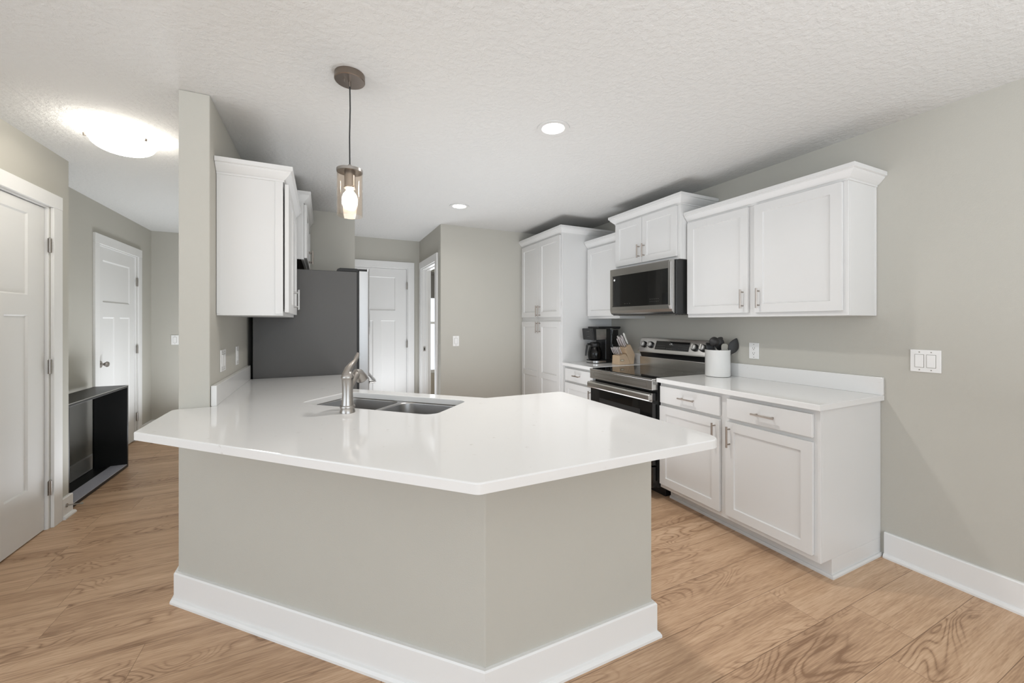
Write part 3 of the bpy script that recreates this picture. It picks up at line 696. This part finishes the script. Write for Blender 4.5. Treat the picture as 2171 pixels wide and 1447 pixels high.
for (ya, yb, hy) in ((F0, YM - .002, YM - .045), (YM + .002, F1, YM + .045)):
    pl = fillet([(0.266, ya), (0.346, ya), (0.346, yb), (0.266, yb)], [0.003, 0.014, 0.014, 0.003], 5)
    d = obj('door', B().prism(pl, 0.885, 1.742).prism(fillet([(0.326, ya), (0.346, ya), (0.346, yb), (0.326, yb)], [0.002, 0.008, 0.008, 0.002], 4), 1.742, 1.764), 'fsteel', FR, smooth=True)
    hb = []
    for k in range(13):
        t = k / 12; hb.append((0.350 + 0.030 * sin(pi * t) ** 0.7, hy, 1.02 + 0.62 * t))
    obj('handle', B().tube(hb, [0.006] + [0.011] * 11 + [0.006], 12), 'dsteel', d, smooth=True)
pl = fillet([(0.266, F0), (0.346, F0), (0.346, F1), (0.266, F1)], [0.003, 0.014, 0.014, 0.003], 5)
d = obj('freezer_drawer', B().prism(pl, 0.07, 0.868), 'fsteel', FR, smooth=True)
hb = [(0.346, F0 + .03, 0.835)] + [(0.392, F0 + .05, 0.835), (0.397, F0 + .08, 0.835), (0.397, F1 - .08, 0.835), (0.392, F1 - .05, 0.835), (0.346, F1 - .03, 0.835)]
obj('handle', B().tube(hb, 0.013, 12), 'dsteel', d, smooth=True)
for (x, y) in ((-0.40, F0+.06), (0.2, F0+.06), (-0.40, F1-.06), (0.2, F1-.06)): obj('foot', B().cyl((x, y, 0), (x, y, .02), 0.02), 'black', FR)

# ------------------------------------------------------------------ range
R0, R1 = 2.222, 2.984
RG = thing('kitchen_range', (XW, R0, 0), 'freestanding dark stainless electric range with black glass cooktop and raised knob panel', 'range')
obj('body', B().box(2.262, 2.862, R0+.003, R1-.003, 0.09, 0.893).box(2.36, 2.84, R0+.02, R1-.02, 0, 0.09), 'black', RG, bevel=0.002)
XFn = 2.205
b = B(); b.box(XFn, 2.262, R0, R1, 0.822, 0.893)
o = obj('front_panel', b, 'msteel', RG, bevel=0.004)
b = B()
for (a0_, a1_, z0_, z1_) in ((R0+.055, R1-.055, .872, .876), (R0+.055, R1-.055, .840, .844), (R0+.055, R0+.059, .844, .872), (R1-.059, R1-.055, .844, .872)): b.box(XFn-.0012, XFn, a0_, a1_, z0_, z1_)
obj('panel_line', b, 'dsteel', o)
ck = obj('cooktop', B().box(XFn-.002, 2.805, R0-.000, R1+.000, 0.8935, 0.9085), 'msteel', RG, bevel=0.003)
obj('cooktop_glass', B().box(XFn+.022, 2.800, R0+.010, R1-.010, 0.9086, 0.9120), 'blackglass', ck, bevel=0.001)
ring = B()
for (cx_, cy_, r_) in ((2.36, 2.42, .105), (2.36, 2.79, .085), (2.63, 2.42, .075), (2.63, 2.79, .105), (2.50, 2.605, .05)):
    ring.lathe([(r_, .91202), (r_, .91225), (r_-.0018, .91225), (r_-.0018, .91202)], cx_, cy_, 48)
obj('burner_rings', ring, 'inkdark', ck)
dr = obj('oven_door', B().box(XFn+.006, 2.262, R0+.003, R1-.003, 0.262, 0.800), 'blackglass', RG, bevel=0.003)
obj('door_band', B().box(XFn-.002, XFn+.006, R0+.003, R1-.003, 0.735, 0.800), 'msteel', dr, bevel=0.002)
obj('handle', extr_y(B(), [(XFn-.030, .744), (XFn-.034, .752), (XFn-.034, .784), (XFn-.026, .795), (XFn-.014, .795), (XFn-.014, .744)], R0+.003, R1-.003).box(XFn-.016, XFn-.001, R0+.006, R0+.034, .752, .788).box(XFn-.016, XFn-.001, R1-.034, R1-.006, .752, .788), 'msteel', dr, bevel=0.002)
obj('oven_window', B().box(XFn+.004, XFn+.006, R0+.13, R1-.13, 0.40, 0.66), 'black', dr)
obj('lower_drawer', B().box(XFn+.010, 2.262, R0+.003, R1-.003, 0.095, 0.250), 'blackglass', RG, bevel=0.003)
# backguard: lower steel riser, black vent band, tilted control panel
obj('riser', B().add([(2.770, y, z) if k == 0 else (2.855, y, z) for y in (R0, R1) for k, z in ((0, .9125), (0, .915), (1, .915), (1, .9125))][:0] + [], []).box(2.800, 2.862, R0+.002, R1-.002, 0.900, 1.000), 'msteel', RG, bevel=0.003)
obj('vent_band', extr_y(B(), [(2.815, 1.000), (2.862, 1.000), (2.862, 1.045), (2.795, 1.045)], R0+.004, R1-.004), 'black', RG, bevel=0.002)
cp = obj('control_panel', extr_y(B(), [(2.772, 1.045), (2.862, 1.040), (2.862, 1.180), (2.822, 1.180), (2.776, 1.058)], R0-.004, R1+.004), 'msteel', RG, bevel=0.004)
nx = Vector((-(1.180-1.058), 0, -(2.776-2.822))).normalized(); nx = Vector((-0.9357, 0, 0.3528))
up = Vector((0.3528, 0, 0.9357)); org = Vector((2.776, 0, 1.058))
def onp(y, t, w=0.0): p = org + up * t + nx * w; return (p.x, y, p.z)
def panel_box(b, y0, y1, t0, t1, w0, w1):
    V = [onp(y, t, w) for w in (w0, w1) for (y, t) in ((y0, t0), (y1, t0), (y1, t1), (y0, t1))]
    return b.add(V, [(0, 1, 2, 3), (7, 6, 5, 4), (0, 1, 5, 4), (1, 2, 6, 5), (2, 3, 7, 6), (3, 0, 4, 7)])
dp = obj('display', panel_box(B(), 2.400, 2.775, .022, .104, 0, .003), 'blackglass', cp)
# maker's mark: small italic-like swoosh letters, and rows of key dots
lg = B(); 
def arc(cy, ct, ry, rt, a0_, a1_, n=14): return [onp(cy + ry*cos(radians(a0_ + (a1_-a0_)*k/n)), ct + rt*sin(radians(a0_ + (a1_-a0_)*k/n)), .0035) for k in range(n+1)]
lg.tube(arc(2.605, .080, .011, .008, 60, 330), 0.0014, 6).tube(arc(2.588, .080, .007, .007, -150, 120), 0.0013, 6).tube([onp(2.583, .073, .0035), onp(2.572, .072, .0035)], 0.0012, 6)
obj('logo', lg, 'plastic', dp)
kd = B()
for yy in [2.42 + .016*i for i in range(6)] + [2.66 + .016*i for i in range(7)]:
    for tt in (.040, .060): panel_box(kd, yy, yy+.006, tt, tt+.003, .003, .0035)
for yy in [2.535 + .018*i for i in range(6)]: panel_box(kd, yy, yy+.010, .034, .037, .003, .0035)
obj('key_markings', kd, 'ink', dp)
for yk in (2.925, 2.835, 2.345, 2.262):
    k1 = obj('knob', B().tube([onp(yk, .062, 0), onp(yk, .062, .014), onp(yk, .062, .018)], [.031, .030, .026], 28), 'black', cp, smooth=True)
    obj('knob_cap', B().tube([onp(yk, .062, .018), onp(yk, .062, .030), onp(yk, .062, .033)], [.0245, .023, .019], 28), 'satin', k1, smooth=True)
    obj('knob_grip', panel_box(B(), yk-.005, yk+.005, .040, .084, .033, .043), 'dsteel', k1, bevel=0.002)

# ------------------------------------------------------------------ microwave
MW = thing('microwave', (XW, 2.238, 1.39), 'black and stainless over-the-range microwave under the short wall cabinet', 'microwave')
m0, m1 = 2.242, 2.990
obj('body', B().box(2.475, XW, m0, m1, 1.392, 1.8185), 'black', MW, bevel=0.004)
XM = 2.440
pf = [(2.468, 1.822), (XM, 1.815), (XM-.004, 1.60), (XM, 1.425), (2.452, 1.398), (2.468, 1.392)]
dr = obj('door', extr_y(B(), [(2.474, 1.8185), (XM, 1.8165), (XM, 1.435), (XM+.008, 1.412), (XM+.020, 1.400), (2.474, 1.398)], m0+.012, m1), 'dsteel', MW, bevel=0.003)
obj('window', B().box(XM-.0015, XM, m0+.052, m1-.035, 1.468, 1.752), 'blackglass', dr)
# vertical pull edge on the right side
obj('handle', extr_y(B(), [(XM, 1.8165), (XM-.014, 1.80), (XM-.016, 1.60), (XM-.014, 1.46), (XM, 1.430)], m0+.012, m0+.038), 'steel', dr, bevel=0.003)
obj('logo', B().cyl((XM-.0015, m1-.065, 1.715), (XM-.0028, m1-.065, 1.715), 0.010, 20), 'plastic', dr)
obj('badge_strip', B().box(XM-.0022, XM-.0015, m1-.042, m1-.038, 1.475, 1.745), 'steel', dr)
kd = B()
for i in range(5):
    for j in range(2): kd.box(XM-.0018, XM-.0014, 2.39+.022*i, 2.396+.022*i, 1.497+.02*j, 1.500+.02*j)
for i in range(3): kd.box(XM-.0018, XM-.0014, 2.72+.03*i, 2.728+.03*i, 1.492, 1.495)
obj('key_markings', kd, 'ink', dr)
gr = B()
for k in range(9): gr.box(2.50 + .035*k, 2.515 + .035*k, m0+.05, m1-.05, 1.388, 1.3919)
obj('vent_grille', gr, 'dsteel', MW)

# ------------------------------------------------------------------ ceiling lights
def recessed(loc, r, label, power=10):
    t = thing('recessed_light', (loc[0], loc[1], CH), label, 'ceiling light')
    x, y = loc
    obj('trim_ring', B().lathe([(r*1.5, CH-.0005), (r*1.47, CH-.006), (r*1.06, CH-.005), (r, CH-.0005)], x, y, 48), 'trimring', t, smooth=True)
    obj('lens', B().lathe([(r, CH-.002), (r*.7, CH-.003), (.001, CH-.003)], x, y, 40), 'led', t, smooth=True)
    l = area('downlight', (x, y, CH - .012), (0, 0, 0), r*1.9, 0, power, (1.0, 0.975, 0.95), "DISK"); l.data.spread = radians(150)
    return t
recessed((1.193, 1.962), 0.062, 'round recessed ceiling light, nearer and larger of the two, over the peninsula')
recessed((1.182, 3.665), 0.062, 'round recessed ceiling light, farther and smaller, in front of the pantry', 2.2)
# pendant
px, py = 0.110, 1.933
PD = thing('pendant_light', (px, py, CH), 'pendant lamp with clear glass cylinder and lit bulb hanging over the sink', 'pendant light')
obj('canopy', B().lathe([(.064, CH-.0005), (.065, CH-.028), (.062, CH-.031), (.012, CH-.031), (.001, CH-.031)], px, py, 40, cap0=True), 'canopy', PD, smooth=True)
obj('canopy_screw', B().cyl((px-.022, py-.012, CH-.031), (px-.022, py-.012, CH-.043), .003, 8).cyl((px, py, CH-.031), (px, py, CH-.055), .005, 10), 'nickel', PD, smooth=True)
obj('cord', B().tube([(px, py, CH-.05), (px+.0015, py, CH-.15), (px-.001, py, CH-.28), (px, py, 2.032)], .0028, 8), 'cord', PD, smooth=True)
obj('socket', B().lathe([(.006, 2.036), (.010, 2.030), (.010, 2.014), (.023, 2.011), (.0235, 1.938), (.026, 1.935), (.026, 1.929), (.022, 1.927), (.018, 1.930)], px, py, 32, cap0=True, cap1=True), 'nickel', PD, smooth=True)
obj('shade_ring', B().lathe([(.0545, 2.013), (.0555, 2.013), (.0555, 2.001), (.0525, 2.001), (.0525, 2.0105), (.020, 2.0105), (.020, 2.013), (.0545, 2.013)], px, py, 40), 'nickel', PD, smooth=True)
obj('glass_shade', B().lathe([(.0540, 2.001), (.0540, 1.806), (.0528, 1.804), (.0516, 1.806), (.0516, 2.001)], px, py, 48), 'shade', PD, smooth=True)
obj('bulb', B().lathe([(.013, 1.929), (.015, 1.918), (.028, 1.900), (.0335, 1.880), (.0325, 1.860), (.024, 1.842), (.012, 1.834), (.001, 1.832)], px, py, 28), 'bulb', PD, smooth=True)
# flush mount in hall
gx, gy = -1.060, 3.100
FM = thing('flush_ceiling_light', (gx, gy, CH), 'lit frosted-glass bowl ceiling light with nickel clips in the hallway', 'ceiling light')
obj('base_pan', B().lathe([(.110, CH-.0005), (.110, CH-.025), (.03, CH-.026)], gx, gy, 48, cap0=True, cap1=True), 'plastic', FM, smooth=True)
prof = []
for k in range(13):
    t = k / 12 * pi / 2; prof.append((.142 * cos(t) + .0008, 2.381 - .062 * sin(t)))
obj('glass_bowl', B().lathe(prof, gx, gy, 56), 'bowl', FM, smooth=True)
obj('glass_rim', B().lathe([(.142, 2.380), (.151, 2.383), (.151, 2.387), (.142, 2.387)], gx, gy, 56), 'bowlrim', FM, smooth=True)
for a in (196, 325, 75):
    ca, sa = cos(radians(a)), sin(radians(a)); q = lambda r, z: (gx + r*ca, gy + r*sa, z)
    obj('clip', B().tube([q(.105, CH-.012), q(.150, CH-.040), q(.158, 2.392), q(.156, 2.378)], [.003, .004, .0075, .008], 10), 'pull', FM, smooth=True)
lu = bpy.data.lights.new('hall_lamp_glow', 'POINT'); lu.energy = 0.22; lu.color = (1, .97, .9); lu.shadow_soft_size = .04
luo = bpy.data.objects.new('hall_lamp_glow', lu); COL.objects.link(luo); luo.location = (gx + .02, gy, 2.398)

# ------------------------------------------------------------------ open black cabinet in the hall recess
HX0, HX1, HY0, HY1, HZ = -1.850, -1.615, 3.862, 4.825, 0.752
HB = thing('open_cabinet', (HX0, HY0, 0), 'black open-fronted metal box cabinet with silver lower lip standing in the hallway recess', 'cabinet')
obj('top_panel', B().box(HX0, HX1, HY0, HY1, HZ-.022, HZ), 'boxblack', HB, bevel=0.0015)
obj('bottom_panel', B().box(HX0, HX1, HY0, HY1, 0.004, 0.026), 'boxblack', HB, bevel=0.0015)
obj('side_panel', B().box(HX0, HX1, HY0, HY0+.022, 0.026, HZ-.022), 'boxblack', HB, bevel=0.0015)
obj('side_panel', B().box(HX0, HX1, HY1-.022, HY1, 0.026, HZ-.022), 'boxblack', HB, bevel=0.0015)
obj('back_shade_sheet', B().box(HX0+.006, HX0+.010, HY0+.022, HY1-.022, 0.026, HZ-.022), 'shadesheet', HB, label='added tinted sheet imitating shade in the open back, wall and baseboard showing through')  # sheet added to darken the wall behind, in place of real shade
obj('silver_lip', B().box(HX1-.115, HX1-.002, HY0+.024, HY1-.024, 0.0262, 0.031), mat('silver_lip', lin(190, 190, 200), 0.35, 0.2), HB, label='silver lower lip')
obj('edge_strip', B().box(HX1, HX1+.002, HY0, HY1, HZ-.005, HZ), 'steel', HB, label='thin bright top edge')
DS = thing('door_stop', (-1.574, 3.745, 0.085), 'small metal rod door stop on the baseboard beside the left door', 'door stop')
obj('rod', B().cyl((-1.574, 3.745, 0.085), (-1.500, 3.745, 0.085), 0.004, 10).cyl((-1.574, 3.745, 0.085), (-1.568, 3.745, 0.085), 0.012, 14), 'nickel', DS, smooth=True)
obj('rubber_tip', B().cyl((-1.500, 3.745, 0.085), (-1.490, 3.745, 0.085), 0.007, 12), 'greysil', DS, smooth=True)

# ------------------------------------------------------------------ coffee maker
CM = thing('coffee_maker', (2.62, 3.33, CT), 'black drip coffee maker with glass carafe against the pantry side', 'coffee maker')
ya, yb = 3.245, 3.425
z = CT
obj('base', B().prism(fillet([(2.455, ya+.005), (2.74, ya+.005), (2.74, yb-.005), (2.455, yb-.005)], [.06, .01, .01, .06], 8), z+.001, z+.030), 'black', CM, bevel=0.003)
obj('base_band', B().prism(fillet([(2.450, ya), (2.60, ya), (2.60, yb), (2.450, yb)], [.062, .002, .002, .062], 8), z+.008, z+.024), 'steel', CM)
obj('tower', B().box(2.60, 2.665, ya+.01, yb-.01, z+.030, z+.350), 'black', CM, bevel=0.006)
obj('water_tank', B().prism(fillet([(2.667, ya+.004), (2.775, ya+.004), (2.775, yb-.004), (2.667, yb-.004)], .03, 6), z+.032, z+.338), 'tank', CM)
obj('tank_water', B().prism(fillet([(2.675, ya+.012), (2.767, ya+.012), (2.767, yb-.012), (2.675, yb-.012)], .025, 6), z+.033, z+.10), 'black', CM)
hd = obj('brew_head', extr_y(B(), [(2.445, z+.235), (2.60, z+.240), (2.60, z+.352), (2.435, z+.352), (2.430, z+.345)], ya, yb), 'black', CM, bevel=0.008)
obj('head_band', extr_y(B(), [(2.478, z+.238), (2.60, z+.242), (2.60, z+.345), (2.472, z+.345)], ya-.0015, ya+.01), 'dsteel', CM)
obj('control_face', extr_y(B(), [(2.4435, z+.242), (2.447, z+.242), (2.433, z+.343), (2.4295, z+.343)], ya+.015, yb-.015), 'blackglass', hd)
mk = B()
mk.box(2.4405-.012, 2.4405, 3.30, 3.318, z+.318, z+.322).box(2.4405-.010, 2.4405, 3.325, 3.343, z+.318, z+.322).box(2.4405-.004, 2.4405, 3.30, 3.345, z+.268, z+.271)
obj('key_markings', mk, 'ink', hd)
obj('lid', B().box(2.50, 2.79, ya+.004, yb-.004, z+.352, z+.370).box(2.78, 2.83, ya+.06, yb-.06, z+.344, z+.354), 'black', CM, bevel=0.005)
cc = (2.525, 3.335)
CF = obj('carafe', B().lathe([(.055, z+.032), (.066, z+.040), (.072, z+.080), (.070, z+.110), (.058, z+.150), (.048, z+.170), (.050, z+.185)], cc[0], cc[1], 32, cap0=True), 'carafe', CM, smooth=True)
obj('carafe_collar', B().lathe([(.051, z+.166), (.054, z+.170), (.054, z+.196), (.045, z+.208), (.001, z+.210)], cc[0], cc[1], 28, cap0=True), 'black', CF, smooth=True)
obj('carafe_handle', B().tube([(cc[0]-.050, cc[1], z+.190), (cc[0]-.085, cc[1], z+.192), (cc[0]-.098, cc[1], z+.175), (cc[0]-.106, cc[1], z+.12), (cc[0]-.112, cc[1], z+.075)], [.010, .011, .011, .010, .008], 12), 'black', CF, smooth=True)

# ------------------------------------------------------------------ knife block and knives
KX, KY = 2.60, 3.05      # front-left foot
KB = thing('knife_block', (KX + .1, KY + .05, CT), 'light wood knife block filled with white-handled knives, beside the range', 'knife block')
kw = 0.105
obj('steak_block', extr_y(B(), [(KX, z+.001), (KX+.140, z+.001), (KX+.108, z+.075), (KX+.080, z+.102), (KX+.005, z+.088)], KY, KY+kw), 'blockwood', KB, bevel=0.002)
obj('main_block', extr_y(B(), [(KX+.142, z+.001), (KX+.185, z+.001), (KX+.200, z+.095), (KX+.140, z+.195), (KX+.082, z+.160), (KX+.090, z+.112), (KX+.112, z+.072)], KY, KY+kw), 'blockwood', KB, bevel=0.002)
lb = B().box(KX+.018, KX+.058, KY-.0012, KY, z+.034, z+.052)
lg = obj('badge', lb, 'inkdark', KB); obj('badge_face', B().box(KX+.022, KX+.054, KY-.0018, KY-.0012, z+.037, z+.049), 'paper', lg)
def knife(base, dirn, L, r, label, name, group):
    t = thing(name, base, label, 'knife', group); p = Vector(base); d = Vector(dirn).normalized(); q = lambda k, o=0: tuple(p + d*k + Vector((-d.z*o, 0, d.x*o)))
    obj('blade', B().tube([q(-.012), q(.008)], [r*.45, r*.5], 6), 'steel', t)
    obj('bolster', B().tube([q(.006), q(.016)], r*.85, 10), 'steel', t, smooth=True)
    obj('handle', B().tube([q(.016), q(L*.35, .001), q(L*.65, 0), q(L*.92, -.003), q(L, -.004)], [r*.85, r*1.15, r, r*1.2, r*.6], 10), M['knifeh'], t, smooth=True)
    return t
M['knifeh'] = mat('pale_patterned_handle', lin(205, 196, 194), 0.4, var=0.35, vscale=160)
SD = (-0.52, 0, 0.855)
for i in range(4):
    for j in range(2):
        bx_ = KX + .018 + .034*j; bz_ = z + .0915 + .0057*j
        knife((bx_, KY + .014 + .0255*i, bz_), SD, 0.086, .0048, 'short white-handled steak knife in the low front tier of the knife block', 'steak_knife', 'steak knives in the front of the block')
u_ = Vector((-.58, 0, .81)); base0 = Vector((KX+.082, 0, z+.160)); base1 = Vector((KX+.140, 0, z+.195))
k = 0
for i in range(3):
    for j in range(3):
        p = base0.lerp(base1, .16 + .26*i); 
        if i == 2 and j == 0: continue
        knife((p.x, KY + .018 + .034*j, p.z), (-.50, 0, .866), 0.118 if (i + j) % 2 else 0.098, .0062, 'longer white-handled kitchen knife in the upper tier of the knife block', 'kitchen_knife', 'longer knives in the top of the block')
p = base0.lerp(base1, .88)
M['bright_handle'] = mat('plain_white_handle', lin(236, 233, 226), 0.3)
t = knife((p.x, KY + .022, p.z), (-.48, 0, .877), 0.132, .0085, 'largest plain white-handled knife at the back top of the knife block', 'chef_knife', None)
for ch in t.children:
    if ch.name.startswith('handle'): ch.data.materials[0] = M['bright_handle']

# ------------------------------------------------------------------ crock and utensils
cx0, cy0 = 2.742, 2.090
CK = obj('utensil_crock', B().lathe([(.080, CT+.001), (.086, CT+.004), (.088, CT+.012), (.088, CT+.192), (.0895, CT+.197), (.0895, CT+.203), (.084, CT+.204), (.0825, CT+.200), (.0825, CT+.010), (.001, CT+.008)], cx0, cy0, 56, cap0=True), 'ceramic', None, smooth=True)
tag(CK, 'round white ceramic crock holding black utensils on the right counter', 'crock')
Rv = Vector((cos(YAW), -sin(YAW), 0)); Fv = Vector((sin(YAW), cos(YAW), 0))
def utensil(name, label, foot, top, hw, hl, kind, m='silicone', cat=None):
    """foot/top: (right, depth, height) relative to crock centre; hw head half width, hl head length"""
    A = Vector((cx0, cy0, CT)) + Rv*foot[0] + Fv*foot[1] + Vector((0, 0, foot[2])); Tp = Vector((cx0, cy0, CT)) + Rv*top[0] + Fv*top[1] + Vector((0, 0, top[2]))
    d = (Tp - A).normalized(); neck = Tp - d*hl; side = d.cross(Fv).normalized(); nn = side.cross(d).normalized()
    t = thing(name, tuple(A), label, cat or name.replace('_', ' '))
    obj('handle', B().tube([A, A.lerp(neck, .5), neck + d*.012], [.006, .0055, .005], 10), m, t, smooth=True)
    n = 10; b = B(); mrow = 7; V = []
    for i in range(n + 1):
        s_ = i / n
        if kind == 'spoon': w = hw * (sin(pi * min(1, s_*.93 + .05)) ** .6); cup = .016
        elif kind == 'ladle': w = hw * (max(0.0, 1 - (2*s_-1)**2) ** .5) * .99 + .002; cup = .03
        elif kind == 'turner': w = hw * (.35 + .65*min(1, s_*2.2)); cup = .003
        elif kind == 'point': w = hw * (sin(pi * min(1, s_*.97+.02)) ** .8) * (1.15 - .3*s_); cup = .006
        else: w = hw * (.6 + .4*min(1, s_*1.6)) * (1 if s_ < .8 else max(.25, (1 - ((s_-.8)/.2)**2)) ** .5); cup = .002
        for j in range(mrow):
            q = -1 + 2*j/(mrow-1); c_ = -cup * (1 - q*q) * sin(pi * min(1, max(0, s_)))
            V.append(neck + d*(hl*s_) + side*(w*q) + nn*c_)
    F_ = [(i*mrow+j, i*mrow+j+1, (i+1)*mrow+j+1, (i+1)*mrow+j) for i in range(n) for j in range(mrow-1)]
    b.add(V, F_); o = obj('head', b, m, t, smooth=True); sd = o.modifiers.new('solid', 'SOLIDIFY'); sd.thickness = .004; sd.offset = 0
    ss = o.modifiers.new('sub', 'SUBSURF'); ss.levels = 1; ss.render_levels = 1
    return t
utensil('ladle', 'black round-headed ladle standing leftmost in the white crock', (-.020, -.030, .02), (-.048, -.035, .303), .037, .074, 'ladle')
utensil('slotted_turner', 'black broad turner low behind the ladle at the left of the crock', (-.030, .020, .02), (-.040, .030, .258), .038, .080, 'turner', cat='turner')
utensil('serving_spoon', 'black oval serving spoon in the middle of the crock', (.005, .000, .02), (.018, .002, .300), .038, .100, 'spoon', cat='spoon')
utensil('basting_spoon', 'black deep spoon right of the middle in the crock, partly hidden', (.020, .045, .02), (.052, .055, .290), .032, .090, 'spoon', cat='spoon')
utensil('serving_fork', 'short narrow black utensil rising between the two spoons in the crock', (.000, .030, .02), (.044, .030, .300), .016, .055, 'spatula', cat='utensil')
utensil('black_spatula', 'black pointed spatula leaning far right out of the crock', (.035, -.012, .02), (.140, -.012, .292), .042, .130, 'point', cat='spatula')
utensil('grey_spatula', 'grey rounded spatula at the front of the crock', (.010, -.050, .02), (.026, -.056, .252), .026, .080, 'spatula', 'greysil', cat='spatula')

# helper keys are not needed any more
for o in bpy.data.objects:
    if '_w' in o.keys(): del o['_w']
